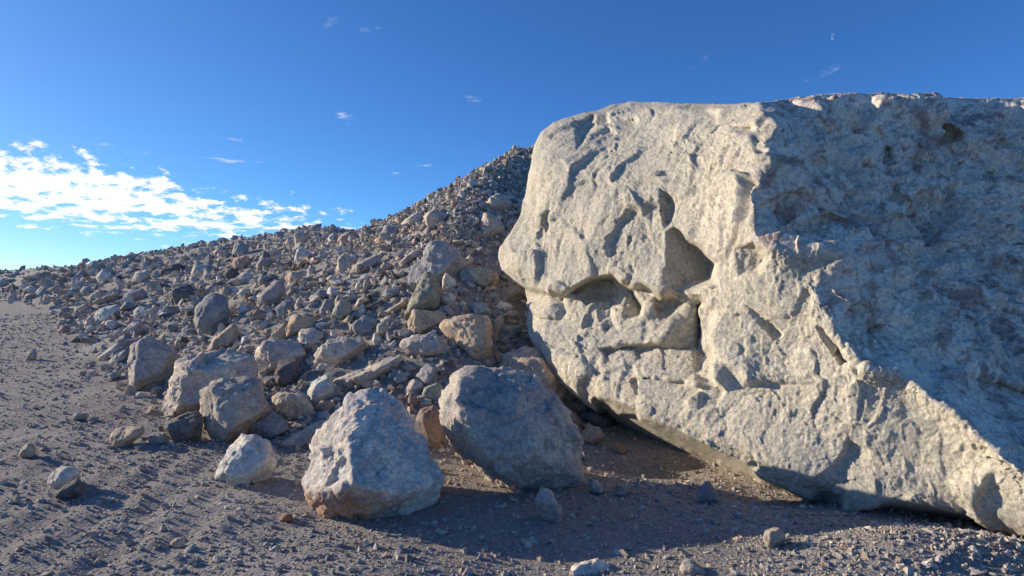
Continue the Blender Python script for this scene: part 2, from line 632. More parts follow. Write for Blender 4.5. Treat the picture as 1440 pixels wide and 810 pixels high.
def ico(sub):
    if sub not in _ico:
        bm = bmesh.new()
        bmesh.ops.create_icosphere(bm, subdivisions=sub, radius=1.0)
        bm.verts.ensure_lookup_table()
        V = np.array([v.co[:] for v in bm.verts])
        V /= np.linalg.norm(V, axis=1)[:, None]
        Fc = np.array([[v.index for v in f.verts] for f in bm.faces])
        bm.free()
        _ico[sub] = (V, Fc)
    return _ico[sub]


def hull_planes(pts):
    bm = bmesh.new()
    for p in pts:
        bm.verts.new(p)
    bmesh.ops.convex_hull(bm, input=bm.verts[:])
    bm.normal_update()
    n, d = [], []
    c = np.mean(pts, 0)
    for f in bm.faces:
        nn = np.array(f.normal[:])
        if np.linalg.norm(nn) < 0.5:
            continue
        dd = nn @ (np.array(f.verts[0].co[:]) - c)
        if dd < 0:
            nn, dd = -nn, -dd
        n.append(nn)
        d.append(max(dd, 1e-3))
    bm.free()
    return np.array(n), np.array(d), c


def polytope(dirs, n, d, p=26):
    q = np.maximum(dirs @ n.T, 0) / d[None, :]
    return 1.0 / (np.power(np.power(q, p).sum(1), 1.0 / p))


def roughen(P, c, size, seed, amt=1.0, fine=True):
    """chip and pit a rock's surface, outwards from its middle"""
    D = P - c
    L = np.linalg.norm(D, axis=1)[:, None]
    D = D / np.maximum(L, 1e-9)
    q = P / size
    off = np.array([seed * 1.37 % 50, seed * 2.11 % 50, seed * 0.73 % 50])
    w = q + 0.10 * np.stack([vnoise(q * 3 + off, seed), vnoise(q * 3 + off, seed + 1), vnoise(q * 3 + off, seed + 2)], 1)
    disp = 0.085 * chips(w * 1.9 + off, seed, 0.9, 110) + 0.050 * chips(w * 4.4 + off, seed + 3, 0.9, 110) + 0.018 * fbm(q * 3.0 + off, 3, 0.5, seed + 5)
    if fine:
        disp += 0.024 * chips(w * 9.5 + off, seed + 9, 1.0, 90) + 0.012 * fbm(q * 14 + off, 4, 0.65, seed + 7)
    if len(P) > 9000:
        disp += 0.010 * chips(w * 21 + off, seed + 10, 1.0)
    return P + D * (disp * size * amt)[:, None]


# ------------------------------------------------------------------ ground sheet
def build_ground():
    n = 480
    def axis(lo, hi, a, c):
        b0, b1 = math.asinh((lo - c) / a), math.asinh((hi - c) / a)
        return c + a * np.sinh(np.linspace(b0, b1, n))
    xs = axis(-420, 420, 2.2, -0.3)
    ys = axis(-60, 520, 1.8, 4.6)
    X, Y = np.meshgrid(xs, ys)
    Z = height(X, Y)
    V = np.stack([X.ravel(), Y.ravel(), Z.ravel()], 1)
    idx = np.arange(n * n).reshape(n, n)
    Fc = np.stack([idx[:-1, :-1], idx[:-1, 1:], idx[1:, 1:], idx[1:, :-1]], -1).reshape(-1, 4)
    me = mesh_from("ground", V, Fc)
    s = toe_dist(X.ravel(), Y.ravel())
    add_attr(me, "bank", smooth(-0.3, 0.8, s + 0.4 * vnoise(V * 1.5, 3)))
    x, y = X.ravel(), Y.ravel()
    Pz = np.stack([x, y, 0 * x], 1)
    earth = np.exp(-(((x - 0.15) / 1.25) ** 2 + ((y - 4.3) / 1.3) ** 2)) + 0.7 * np.exp(-(((x - 1.6) / 0.9) ** 2 + ((y - 4.9) / 0.8) ** 2))
    earth = smooth(0.2, 0.7, earth + 0.35 * vnoise(Pz * 1.4, 71))
    add_attr(me, "earth", earth)
    link_obj("ground", me, GROUND, kind="structure")


build_ground()

# ------------------------------------------------------------------ giant boulder
SIL = [(760, 186), (752, 205), (744, 240), (738, 275), (733, 302), (718, 328), (703, 348), (701, 362), (706, 380), (722, 394),
       (738, 406), (742, 422), (738, 440), (740, 458), (746, 478), (762, 505), (782, 533), (808, 556), (834, 576), (858, 592),
       (890, 606), (930, 622), (965, 636), (1000, 651), (1040, 668), (1080, 684), (1125, 702), (1170, 718), (1210, 734),
       (1250, 744), (1285, 746), (1310, 741), (1340, 741), (1370, 748), (1400, 758), (1440, 773), (1520, 800), (1620, 815),
       (1720, 780), (1765, 640), (1770, 460), (1745, 300), (1690, 200), (1600, 152), (1520, 142), (1440, 138), (1380, 137),
       (1320, 136), (1260, 131), (1200, 130), (1150, 132), (1110, 138), (1075, 143), (1030, 146), (1000, 145), (960, 146),
       (920, 143), (885, 142), (860, 148), (838, 156), (815, 160), (795, 166), (778, 172)]
RIDGE = [(1066, 100), (1072, 145), (1094, 176), (1074, 206), (1088, 232), (1058, 268), (1062, 305), (1066, 330), (1090, 350), (1140, 356),
         (1185, 360), (1160, 385), (1144, 405), (1152, 430), (1170, 450), (1190, 478), (1208, 498), (1212, 510), (1262, 517),
         (1283, 533), (1312, 556), (1345, 582), (1390, 622), (1440, 662), (1540, 735), (1620, 830), (1640, 900)]
RD = [6.0, 5.6, 5.25, 5.1, 4.98, 4.92, 4.82, 4.74, 4.6, 4.5, 4.42, 4.45, 4.42, 4.35, 4.28, 4.2, 4.12, 4.08, 3.98, 3.92, 3.8, 3.68, 3.5, 3.32, 3.05, 2.85, 2.8]
LC = [(702, 360, 7.9), (722, 300, 8.1), (740, 230, 8.2), (775, 185, 8.4), (820, 155, 8.5), (880, 142, 8.4), (960, 146, 7.2), (1020, 146, 6.35),
      (800, 300, 7.1), (850, 240, 7.05), (900, 300, 6.25), (950, 220, 6.3), (1000, 300, 5.45), (1020, 210, 5.65),
      (740, 440, 7.1), (760, 500, 6.55), (790, 540, 6.15), (850, 588, 5.65), (930, 622, 5.05), (1000, 651, 4.6), (1080, 684, 4.22),
      (1170, 718, 4.03), (1270, 746, 3.74), (1340, 741, 3.62), (1440, 773, 3.34), (1560, 810, 3.0),
      (800, 450, 6.5), (900, 520, 5.5), (1000, 550, 4.85), (1100, 600, 4.36), (1000, 450, 5.1), (1100, 500, 4.55), (1250, 650, 3.86), (860, 380, 6.35), (940, 380, 5.75)]
RC = [(1110, 150, 5.9), (1200, 130, 6.3), (1320, 136, 6.5), (1440, 138, 6.6), (1560, 150, 6.7), (1150, 250, 5.25), (1250, 300, 5.35), (1350, 250, 5.8),
      (1440, 300, 5.6), (1250, 400, 4.7), (1350, 400, 4.85), (1440, 420, 4.8), (1300, 490, 4.25), (1400, 520, 4.25), (1440, 600, 3.75),
      (1600, 500, 4.4), (1600, 700, 3.4), (1740, 500, 4.8), (1700, 250, 6.2)]


def tps(ctrl, U, V, lam=1e-3):
    c = np.array(ctrl, float)
    p = c[:, :2] / 100.0
    n = len(p)
    r2 = ((p[:, None] - p[None]) ** 2).sum(-1)
    K = r2 * np.log(np.sqrt(r2) + 1e-9) + lam * np.eye(n)
    Pm = np.concatenate([np.ones((n, 1)), p], 1)
    A = np.block([[K, Pm], [Pm.T, np.zeros((3, 3))]])
    w = np.linalg.solve(A, np.concatenate([c[:, 2], np.zeros(3)]))
    u, v = U / 100.0, V / 100.0
    out = w[n] + w[n + 1] * u + w[n + 2] * v
    for i in range(n):
        rr = (u - p[i, 0]) ** 2 + (v - p[i, 1]) ** 2
        out = out + w[i] * rr * np.log(np.sqrt(rr) + 1e-9)
    return out


def poly_sd(poly, U, V):
    """signed distance to a polygon, positive inside"""
    p = np.array(poly, float)
    best = np.full(U.shape, 1e9)
    ins = np.zeros(U.shape, bool)
    for a, b in zip(p, np.roll(p, -1, 0)):
        d = b - a
        t = np.clip(((U - a[0]) * d[0] + (V - a[1]) * d[1]) / (d @ d), 0, 1)
        best = np.minimum(best, np.hypot(U - a[0] - t * d[0], V - a[1] - t * d[1]))
        if a[1] != b[1]:
            c = ((a[1] > V) != (b[1] > V)) & (U < d[0] * (V - a[1]) / d[1] + a[0])
            ins ^= c
    return np.where(ins, best, -best)


# relief of the sunlit face: polygon, three anchors (x, y, metres deeper), edge softness in px
REL = [
    # hollow under the brow, deepest at the brow line
    ([(736, 405), (773, 413), (796, 413), (822, 400), (846, 390), (860, 387), (886, 408), (906, 402), (930, 417), (956, 412), (984, 420), (1003, 436),
      (1000, 505), (940, 560), (860, 540), (800, 500), (742, 470)], [(760, 405, .30), (990, 415, .34), (860, 545, .0)], 3),
    # left eye-like pocket
    ([(796, 412), (822, 399), (848, 391), (862, 392), (872, 410), (882, 432), (868, 436), (846, 430), (818, 422)], [(800, 412, .10), (880, 410, .30), (845, 435, .06)], 4),
    # stepped blocks below the brow, each ending in a face turned away from the light
    ([(836, 424), (858, 428), (868, 464), (852, 470), (842, 448)], [(838, 440, .0), (864, 444, .15), (850, 468, .06)], 2),
    ([(870, 404), (884, 398), (904, 432), (898, 444), (876, 448), (880, 425)], [(874, 420, .04), (903, 432, .38), (880, 446, .06)], 2),
    ([(951, 434), (986, 424), (988, 492), (940, 491), (918, 487), (945, 466)], [(950, 450, .0), (988, 450, .30), (938, 490, .10)], 2),
    # right pocket
    ([(920, 424), (950, 420), (965, 424), (956, 446), (940, 458), (926, 452)], [(920, 424, .10), (965, 424, .2), (940, 458, .0)], 3),
    # shaded facet that turns away from the light, below the bulging forehead
    ([(932, 328), (950, 322), (980, 345), (1008, 372), (1000, 394), (975, 404), (942, 414), (928, 402), (938, 370)], [(934, 370, .0), (1004, 372, .75), (940, 412, .12)], 5),
    # standing block on the right with its deep vertical crease
    ([(968, 420), (992, 424), (1004, 500), (1002, 538), (980, 534), (974, 480)], [(968, 424, .05), (1004, 470, .05), (985, 535, .1)], 3),
    # second ledge
    ([(846, 492), (885, 484), (925, 488), (990, 494), (1004, 506), (994, 538), (930, 530), (880, 528), (850, 516)], [(850, 492, .14), (1000, 500, .22), (920, 532, .0)], 3),
    ([(886, 536), (930, 532), (962, 536), (986, 548), (960, 570), (900, 566)], [(890, 536, .08), (980, 548, .10), (930, 568, .0)], 3),
    # small breaks in the left cheek
    ([(742, 436), (760, 444), (792, 448), (775, 462), (744, 462)], [(742, 436, .12), (792, 448, .08), (760, 462, .0)], 3),
    ([(772, 416), (792, 418), (800, 440), (795, 450), (784, 446)], [(772, 416, .0), (800, 430, .14), (786, 450, .02)], 3),
    # underside, receding below the lit edge
    ([(836, 562), (905, 571), (950, 597), (1000, 626), (1064, 664), (1064, 690), (980, 660), (900, 622), (850, 600)], [(870, 566, .0), (1050, 658, .0), (900, 625, 1.0)], 5),
    ([(1196, 722), (1240, 712), (1290, 692), (1322, 704), (1380, 732), (1440, 758), (1520, 780), (1520, 812), (1300, 770), (1200, 750)], [(1240, 700, .0), (1440, 752, .05), (1290, 752, .9)], 4),
    # pockets near the ridge and the crown
    ([(1034, 352), (1058, 342), (1078, 362), (1066, 384), (1040, 388)], [(1034, 352, .02), (1078, 362, .2), (1046, 388, .06)], 4),
    ([(806, 174), (834, 163), (836, 176), (822, 196), (812, 216)], [(806, 180, .0), (836, 168, .3), (814, 214, .06)], 4),
    ([(862, 168), (896, 170), (892, 182), (866, 180)], [(862, 170, .02), (896, 170, .16), (880, 182, .0)], 3),
    ([(1028, 176), (1060, 178), (1056, 190), (1030, 190)], [(1028, 180, .04), (1060, 180, .22), (1040, 190, .05)], 2),
    ([(930, 268), (944, 280), (946, 306), (934, 318), (926, 300)], [(930, 290, .0), (946, 290, .2), (934, 318, .04)], 4),
    ([(1052, 430), (1075, 446), (1098, 470), (1090, 474), (1062, 452)], [(1052, 430, .02), (1098, 470, .12), (1060, 452, .0)], 3),
    ([(1145, 458), (1172, 478), (1196, 512), (1184, 512), (1156, 480)], [(1150, 462, .02), (1196, 508, .16), (1160, 486, .0)], 3),
    ([(760, 308), (770, 300), (772, 320), (764, 332)], [(760, 310, .0), (772, 310, .14), (764, 332, .0)], 2),
    ([(748, 330), (762, 322), (758, 336)], [(748, 330, .0), (762, 326, .1), (755, 336, .0)], 2),
    # broken steps of the shaded face
    ([(1206, 238), (1250, 206), (1256, 224), (1228, 244)], [(1206, 238, .1), (1256, 210, .3), (1228, 244, .1)], 3),
    ([(1360, 527), (1400, 536), (1445, 552), (1470, 560), (1470, 640), (1400, 590), (1362, 545)], [(1360, 528, .14), (1470, 560, .16), (1410, 600, .0)], 3),
    ([(1320, 172), (1352, 186), (1356, 206), (1338, 214), (1316, 196)], [(1320, 172, .24), (1356, 190, .2), (1330, 214, .05)], 4),
    ([(1262, 246), (1282, 232), (1300, 262), (1284, 282), (1262, 270)], [(1262, 250, .0), (1300, 262, -.2), (1284, 282, -.22)], 3),
    ([(1238, 288), (1276, 278), (1278, 300), (1240, 306)], [(1238, 288, -.02), (1276, 290, -.2), (1240, 306, -.2)], 3),
    ([(1100, 330), (1120, 318), (1160, 300), (1196, 312), (1180, 340), (1130, 348)], [(1100, 330, .1), (1196, 312, .12), (1140, 348, .0)], 4),
]


def build_giant():
    st = 1.5
    us = np.concatenate([np.arange(694, 1452, st), np.arange(1456, 1780, 6.0)])
    vs_ = np.arange(124, 822, st)
    U, V = np.meshgrid(us, vs_)
    q = np.stack([U.ravel(), V.ravel(), 0 * U.ravel()], 1)
    e = poly_sd(SIL, U, V)
    e = e + (2.2 * fbm(q / 34.0, 4, 0.6, 201)).reshape(U.shape)
    ridge_pts = [(x, y, d) for (x, y), d in zip(RIDGE, RD)]
    L = tps(LC + ridge_pts, U, V)
    R = tps(RC + ridge_pts, U, V)
    right = poly_sd(RIDGE + [(1900, 900), (1900, 100)], U, V)
    wob = (17 * fbm(q / 34.0, 5, 0.62, 77)).reshape(U.shape)
    k = smooth(-9, 9, right + wob)
    D = L * (1 - k) + R * k
    # a raised, crumbled lip along the ridge so that it breaks sharply into shade
    D -= 0.05 * np.exp(-((right + wob + 6) / 14.0) ** 2)
    for poly, anc, softpx in REL:
        u0, u1 = min(p[0] for p in poly) - 12, max(p[0] for p in poly) + 12
        v0, v1 = min(p[1] for p in poly) - 12, max(p[1] for p in poly) + 12
        i0, i1 = np.searchsorted(us, [u0, u1])
        j0, j1 = np.searchsorted(vs_, [v0, v1])
        uu, vv = U[j0:j1, i0:i1], V[j0:j1, i0:i1]
        wq = np.stack([uu.ravel() / 24.0, vv.ravel() / 24.0, 0 * uu.ravel()], 1)
        sdv = poly_sd(poly, uu + (8.0 * fbm(wq, 4, .6, 301)).reshape(uu.shape), vv + (8.0 * fbm(wq, 4, .6, 302)).reshape(uu.shape))
        A = np.array([[a[0], a[1], 1] for a in anc], float)
        cf = np.linalg.solve(A, np.array([a[2] for a in anc]))
        off = cf[0] * uu + cf[1] * vv + cf[2]
        lim = [a[2] for a in anc]
        off = np.clip(off, min(lim) - 0.05, max(lim) + 0.08)
        D[j0:j1, i0:i1] += off * smooth(-softpx, softpx, sdv)
    roll = np.clip(1 - e / 46.0, 0, 1.05)
    D += 0.42 * roll ** 3
    inside = e > 0
    # keep cells with all corners inside or only just outside
    P = at(U, V, D)
    gu = np.gradient(P, axis=1)
    gv = np.gradient(P, axis=0)
    Nn = np.cross(gu, gv)
    Nn /= np.linalg.norm(Nn, axis=2)[..., None] + 1e-12
    flip = np.sign((Nn * (P - np.array([0, 0, CAM_Z]))).sum(-1))
    Nn *= -flip[..., None]
    Pf = P.reshape(-1, 3)
    kf = k.ravel()
    gdir = np.array([0.30, 0.25, 0.92])          # faint grooves run steeply down the lit face
    gdir /= np.linalg.norm(gdir)
    use = (e > -5).ravel()

    def on(mask, fn):
        out = np.zeros(len(Pf))
        i = np.nonzero(mask & use)[0]
        p = Pf[i]
        w = np.stack([vnoise(p * 1.7, 11), vnoise(p * 1.7, 12), vnoise(p * 1.7, 13)], 1) * 0.16
        w += np.stack([vnoise(p * 7, 14), vnoise(p * 7, 15), vnoise(p * 7, 16)], 1) * 0.03
        out[i] = fn(p, p + w)
        return out

    def f_lit(p, w):
        qa = w - 0.62 * (w @ gdir)[:, None] * gdir
        rough = 0.5 + 0.7 * smooth(-0.25, 0.3, vnoise(p * 0.9 + 4.0, 19))
        return (0.095 * chips(w * 1.45, 60, 0.9, 50) + 0.012 * fbm(qa * 3.4, 3, 0.5, 51, True)
                + rough * (0.036 * chips(qa * 3.6, 61, 0.9, 80) + 0.018 * chips(w * 8.0, 62, 0.95, 120) + 0.012 * chips(qa * 14.0, 65, 1.0, 110) + 0.007 * chips(w * 25.0, 64, 1.0, 90))
                + 0.009 * fbm(p * 22, 5, 0.8, 53))

    def f_crag(p, w):
        w = p + 0.45 * (w - p)
        return (0.240 * chips(w * 1.25, 71, 0.9, 140) + 0.120 * chips(w * 3.0, 72, 0.95, 140) + 0.055 * chips(w * 6.5, 73, 1.0, 110)
                + 0.030 * chips(w * 12.0, 74, 1.0) + 0.014 * chips(w * 24.0, 75, 1.0) + 0.014 * fbm(p * 22, 4, 0.75, 55))
    lit = on(kf < 1, f_lit)
    crag = on(kf > 0, f_crag) * (0.30 + 0.70 * smooth(0, 70, (right + wob).ravel()))
    low = smooth(430, 560, V.ravel()) * kf                      # the shaded face is smoother near its foot
    disp = lit * (1 - kf) + kf * crag * (1 - 0.6 * low)
    view = P - np.array([0, 0, CAM_Z])
    view /= np.linalg.norm(view, axis=2)[..., None]
    facing = np.abs((Nn * view).sum(-1)).ravel()
    disp *= smooth(0.02, 0.28, facing)
    disp *= smooth(-3, 16, e.ravel()) * 0.85 + 0.15
    Pd = Pf + Nn.reshape(-1, 3) * disp[:, None]
    # relax the few places where the relief is stretched over too few points
    Gd = Pd.reshape(U.shape + (3,))
    for _ in range(6):
        du = np.linalg.norm(np.diff(Gd, axis=1, append=Gd[:, -1:]), axis=2)
        dv = np.linalg.norm(np.diff(Gd, axis=0, append=Gd[-1:]), axis=2)
        wt = smooth(3.0, 7.0, np.maximum(du / np.maximum(np.gradient(us)[None, :] / st, 1), dv) / (D * st / F))
        wt = np.maximum.reduce([wt, np.roll(wt, 1, 0), np.roll(wt, -1, 0), np.roll(wt, 1, 1), np.roll(wt, -1, 1), np.roll(wt, 2, 0), np.roll(wt, 2, 1)])
        avg = (np.roll(Gd, 1, 0) + np.roll(Gd, -1, 0) + np.roll(Gd, 1, 1) + np.roll(Gd, -1, 1)) / 4
        inner = (e > 6)[..., None] * wt[..., None]
        Gd = Gd + inner * 0.8 * (avg - Gd)
    Pd = Gd.reshape(-1, 3)
    # the outline: pull just-outside corners on to it
    gy, gx = np.gradient(e, vs_, us)
    gl = np.hypot(gx, gy) + 1e-6
    near = (e <= 0) & (e > -2.6 * st)
    Us = np.where(near, U - e * gx / gl ** 2, U)
    Vs = np.where(near, V - e * gy / gl ** 2, V)
    shift = at(Us, Vs, D).reshape(-1, 3) - Pf
    Pd = Pd + np.where(near.ravel()[:, None], shift, 0)
    okv = inside | near
    ny, nx = U.shape
    idx = np.arange(ny * nx).reshape(ny, nx)
    anyin = inside[:-1, :-1] | inside[:-1, 1:] | inside[1:, 1:] | inside[1:, :-1]
    all_ok = okv[:-1, :-1] & okv[:-1, 1:] & okv[1:, 1:] & okv[1:, :-1]
    cell = anyin & all_ok
    Q = np.stack([idx[:-1, :-1], idx[1:, :-1], idx[1:, 1:], idx[:-1, 1:]], -1)[cell]
    used = np.unique(Q)
    remap = np.full(ny * nx, -1)
    remap[used] = np.arange(len(used))
    Q = remap[Q]
    VV = Pd[used]
    uvs = np.stack([Us.ravel()[used], Vs.ravel()[used]], 1)
    Dd = D.ravel()[used]
    fresh_shade_lift = kf[used]
    # back of the block: rings that shrink behind the outline
    ed = np.concatenate([Q[:, [0, 1]], Q[:, [1, 2]], Q[:, [2, 3]], Q[:, [3, 0]]])
    key = np.sort(ed, 1)
    kk = key[:, 0].astype(np.int64) * len(used) + key[:, 1]
    uq, first, cnt = np.unique(kk, return_index=True, return_counts=True)
    be = ed[first[cnt == 1]]
    nxt = {int(a): int(b) for a, b in be}
    loops = []
    left = set(nxt)
    while left:
        s = left.pop()
        lp = [s]
        c = nxt.get(s)
        while c is not None and c in left:
            left.discard(c)
            lp.append(c)
            c = nxt.get(c)
        loops.append(lp)
    loop = np.array(max(loops, key=len))
    bp = VV[loop]
    cpos = at(np.array([1230.0]), np.array([430.0]), np.array([7.4]))[0]
    rings = [loop]
    allV = [VV]
    nV = len(VV)
    quads = [Q]
    fr = [fresh_shade_lift]
    for s_ in (0.97, 0.90, 0.78, 0.60, 0.38, 0.15):
        back = math.sqrt(1 - s_ * s_)
        ctr = cpos * np.array([1, 0, 1])
        pr = bp.copy()
        pr[:, 0] = cpos[0] + (bp[:, 0] - cpos[0]) * s_
        pr[:, 2] = cpos[2] + (bp[:, 2] - cpos[2]) * s_
        pr[:, 1] = (bp[:, 1] * s_ + cpos[1] * (1 - s_)) + 1.5 * back
        pr[:, 0] += 0.6 * back
        pr = pr + 0.10 * np.stack([vnoise(pr * 1.5, 5), vnoise(pr * 1.5, 6), vnoise(pr * 1.5, 7)], 1) * min(1, back * 2)
        ids = nV + np.arange(len(loop))
        nV += len(loop)
        allV.append(pr)
        fr.append(np.zeros(len(loop)))
        a, b = rings[-1], ids
        quads.append(np.stack([np.roll(a, -1), a, b, np.roll(b, -1)], 1))
        rings.append(ids)
    allV.append(np.array([[cpos[0] + 0.6, cpos[1] + 1.5, cpos[2]]]))
    fr.append(np.zeros(1))
    a = rings[-1]
    tip = np.full(len(a), nV)
    V3 = np.concatenate(allV)
    Q4 = np.concatenate(quads)
    T = np.stack([np.roll(a, -1), a, tip], 1)
    tri = np.concatenate([Q4[:, [0, 1, 2]], Q4[:, [0, 2, 3]], T])
    me = mesh_from("giant_boulder", V3, tri)
    add_attr(me, "fresh_shade_lift", np.concatenate(fr))
    link_obj("giant_boulder", me, GIANT, "house-sized pale boulder filling the right side, sunlit left face and shadowed right face", "boulder")


build_giant()

# ------------------------------------------------------------------ rocks traced one by one: outline, colour, label
# (outline in picture points gives each rock's size and stance; it is set down where that point of the slope is)
H = []


def R(c, label, pts, lm=None, inner=(), cat="rock", fat=0.36, lean=0.35, name="rock"):
    H.append(dict(c=c, label=label, pts=np.array(pts, float).reshape(-1, 2), lm=lm, inner=inner, cat=cat, fat=fat, lean=lean, name=name))


# --- the large ones in the foreground
R('white', "pale boulder with a rust stained base and a ridged top, at centre foreground",
  [505,549, 535,551, 553,552, 571,576, 578,590, 611,637, 627,671, 620,701, 596,720, 522,731, 461,734, 441,729, 437,707, 423,677, 443,610, 449,594, 492,570],
  "rust based boulder", inner=[(506,578,.14), (493,622,.38), (496,686,.52), (571,693,.36), (614,672,.18), (432,692,.12)], cat="boulder", fat=.34, lean=.55, name="boulder")
R('grey', "large rounded grey boulder standing between the rust based boulder and the giant boulder",
  [615,600, 622,560, 640,531, 660,518, 700,513, 740,521, 775,545, 800,580, 815,620, 826,660, 825,684, 790,689, 735,695, 720,694, 690,675, 655,645, 625,622],
  "rounded grey boulder", inner=[(648,540,.26), (644,590,.34), (690,625,.42), (720,560,.34), (760,640,.40), (705,672,.36)], cat="boulder", fat=.40, lean=.12, name="boulder")
R('white', "white speckled wedge of rock lying alone on the earth left of the rust based boulder",
  [340,611, 362,611, 376,618, 382,633, 391,651, 389,660, 362,678, 340,684, 309,682, 295,673, 304,660, 318,635],
  "white speckled wedge", inner=[(345,622,.28), (350,665,.36), (318,664,.26), (375,645,.30)], cat="boulder", name="boulder")
R('pale', "upright pale block with a blunt foot, directly behind the white speckled wedge",
  [278,551, 287,540, 302,531, 345,528, 368,534, 378,560, 381,577, 340,604, 322,620, 304,622, 284,609, 291,591, 281,573],
  "blunt footed block", inner=[(296,548,.30), (350,545,.30), (320,600,.34)], cat="boulder", name="boulder")
R('pale', "long light slab leaning behind the blunt footed block, right of the dark square block",
  [222,584, 228,562, 238,545, 248,510, 262,505, 329,491, 356,500, 362,516, 360,545, 300,565, 262,582, 238,588],
  "long leaning slab", cat="boulder", name="boulder", fat=.3)
R('grey', "dark square cornered block standing at the slope's foot, left of the foreground rocks",
  [194,471, 207,473, 245,486, 249,507, 247,526, 237,542, 215,545, 181,547, 183,520, 180,495, 186,478],
  "dark square block", inner=[(192,490,.30), (240,500,.26), (190,540,.30)], cat="boulder", name="boulder", fat=.42, lean=.2)
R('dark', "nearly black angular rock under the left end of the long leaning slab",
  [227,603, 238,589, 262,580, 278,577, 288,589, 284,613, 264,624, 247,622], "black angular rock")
R('tan', "small elongated light stone lying left of the black angular rock",
  [151,614, 164,603, 186,599, 202,598, 204,607, 193,618, 176,627, 162,631, 153,625], "elongated light stone")
R('grey', "low purplish grey stone between the elongated light stone and the black angular rock",
  [207,615, 222,609, 235,613, 240,622, 227,627, 211,624])
R('pale', "speckled oblong block resting behind the round dark rock, right of the blunt footed block",
  [382,558, 391,551, 424,552, 435,564, 447,584, 433,592, 402,582, 384,573], "speckled oblong block")
R('blue-grey', "round dark blue-grey rock wedged behind the white speckled wedge",
  [341,596, 358,584, 384,580, 407,591, 409,604, 390,615, 378,618, 355,612], "round dark rock")
R('tan', "tan tilted slab with a lit top edge touching the rust based boulder's left shoulder",
  [393,624, 415,609, 455,588, 461,593, 452,612, 436,630, 398,631], "tan tilted slab", fat=.3)
R('white', "bright topped block above the black cube, behind the long leaning slab",
  [360,493, 371,481, 390,474, 421,483, 429,497, 425,508, 400,516, 386,518, 371,525, 360,512], "bright topped block", inner=[(395,482,.1), (392,505,.34)])
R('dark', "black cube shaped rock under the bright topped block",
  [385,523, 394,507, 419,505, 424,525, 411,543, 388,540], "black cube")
R('pale', "chunky pale boulder with a flat lit top above the lens shaped slab",
  [440,497, 457,476, 487,471, 520,477, 517,490, 500,507, 482,518, 462,518, 441,510], "flat topped pale boulder", inner=[(452,484,.26), (500,482,.2), (470,508,.36)])
R('pale', "long lens shaped slab lying tilted just above the rust based boulder",
  [466,534, 492,524, 530,507, 560,501, 566,505, 562,520, 540,535, 517,546, 482,550, 471,545], "lens shaped slab", inner=[(500,530,.3), (540,515,.3)], fat=.28)
R('white', "rounded white stone tucked under the left tip of the lens shaped slab",
  [431,552, 442,535, 460,526, 471,531, 474,545, 477,553, 452,565, 436,561], "rounded white stone")
R('tan', "broad tan boulder with a blunt wedge outline, mid slope above the rounded grey boulder",
  [615,454, 632,447, 665,441, 687,444, 691,455, 690,480, 692,497, 667,509, 652,495, 635,480], "tan wedge boulder", inner=[(640,455,.26), (680,455,.26), (665,495,.34)])
R('grey', "low grey boulder with a ragged lit crest left of the tan wedge boulder",
  [557,482, 570,472, 612,469, 630,477, 632,490, 625,499, 592,505, 575,498], "ragged crested boulder")
R('tan', "smooth sloping tan block directly below the leaning wedge shaped slab",
  [572,452, 580,436, 622,436, 631,447, 607,460, 587,472, 575,466], "sloping tan block")
R('green-grey', "tall leaning wedge shaped slab with a bright sunlit left edge",
  [566,447, 575,425, 597,380, 605,383, 620,405, 618,432, 577,437], "leaning wedge slab", inner=[(582,436,.34), (601,386,.18), (612,430,.2)], fat=.45)
R('blue-grey', "big pale blue-grey boulder rising behind the leaning wedge slab",
  [572,405, 577,378, 605,341, 622,338, 652,352, 661,372, 640,392, 600,402], "blue-grey boulder behind the wedge slab", inner=[(585,380,.1), (610,350,.14), (640,365,.3), (605,392,.3)], cat="boulder", name="boulder")
R('pale', "small bright faceted stone right of the leaning wedge slab",
  [614,419, 632,410, 642,416, 643,424, 634,430, 620,426])
R('blue-grey', "large blue-white boulder with a peaked top, middle of the left slope",
  [274,433, 285,421, 297,411, 310,413, 323,418, 326,441, 320,454, 304,468, 279,472, 274,458], "peaked blue-white boulder", inner=[(284,435,.2), (312,432,.34), (290,462,.3)], cat="boulder", name="boulder")
R('tan', "tan triangular slab leaning below the peaked blue-white boulder",
  [287,498, 299,477, 329,453, 337,464, 335,477, 320,489], "tan triangular slab", fat=.3)
R('blue-grey', "dark slate coloured boulder with a lit left edge, upper right of the peaked blue-white boulder",
  [358,426, 371,407, 388,394, 402,396, 401,414, 387,432, 363,431], "slate coloured boulder")
R('tan', "flat tongue shaped rock pointing left, between the peaked and the slate coloured boulders",
  [319,430, 340,423, 358,420, 360,427, 341,439, 325,440])
R('brown', "brown oval stone directly below the slate coloured boulder",
  [344,441, 360,434, 383,440, 381,447, 365,450, 350,449])
R('blue-grey', "blue-grey oval stone right of and below the slate coloured boulder",
  [386,435, 400,423, 417,422, 411,437, 393,444])
R('tan', "tan block with a crumbly dark top left of the flat topped pale boulder",
  [402,474, 405,448, 415,439, 450,445, 448,458, 425,463, 412,474], "crumbly topped tan block")
R('pale', "squat light rock between the crumbly topped tan block and the flat topped pale boulder",
  [417,480, 420,462, 437,461, 457,470, 445,488, 428,488])
R('tan', "thin tan slab standing on edge behind the bright topped block",
  [369,486, 388,464, 403,449, 403,475, 385,480], fat=.26)
R('blue-grey', "dark blue-grey boulder above the flat topped pale boulder",
  [494,457, 512,442, 527,446, 532,460, 526,471, 505,473, 495,466], "dark blue-grey boulder")
R('green-grey', "dull olive grey half round rock against the right side of the dark blue-grey boulder",
  [529,456, 540,452, 550,462, 541,472, 529,468])
R('green-grey', "light greenish block with a sunlit left face beside a blue-grey rock, mid slope",
  [466,442, 475,421, 485,422, 497,432, 496,440, 478,451], "greenish sunlit block", inner=[(480,444,.32)])
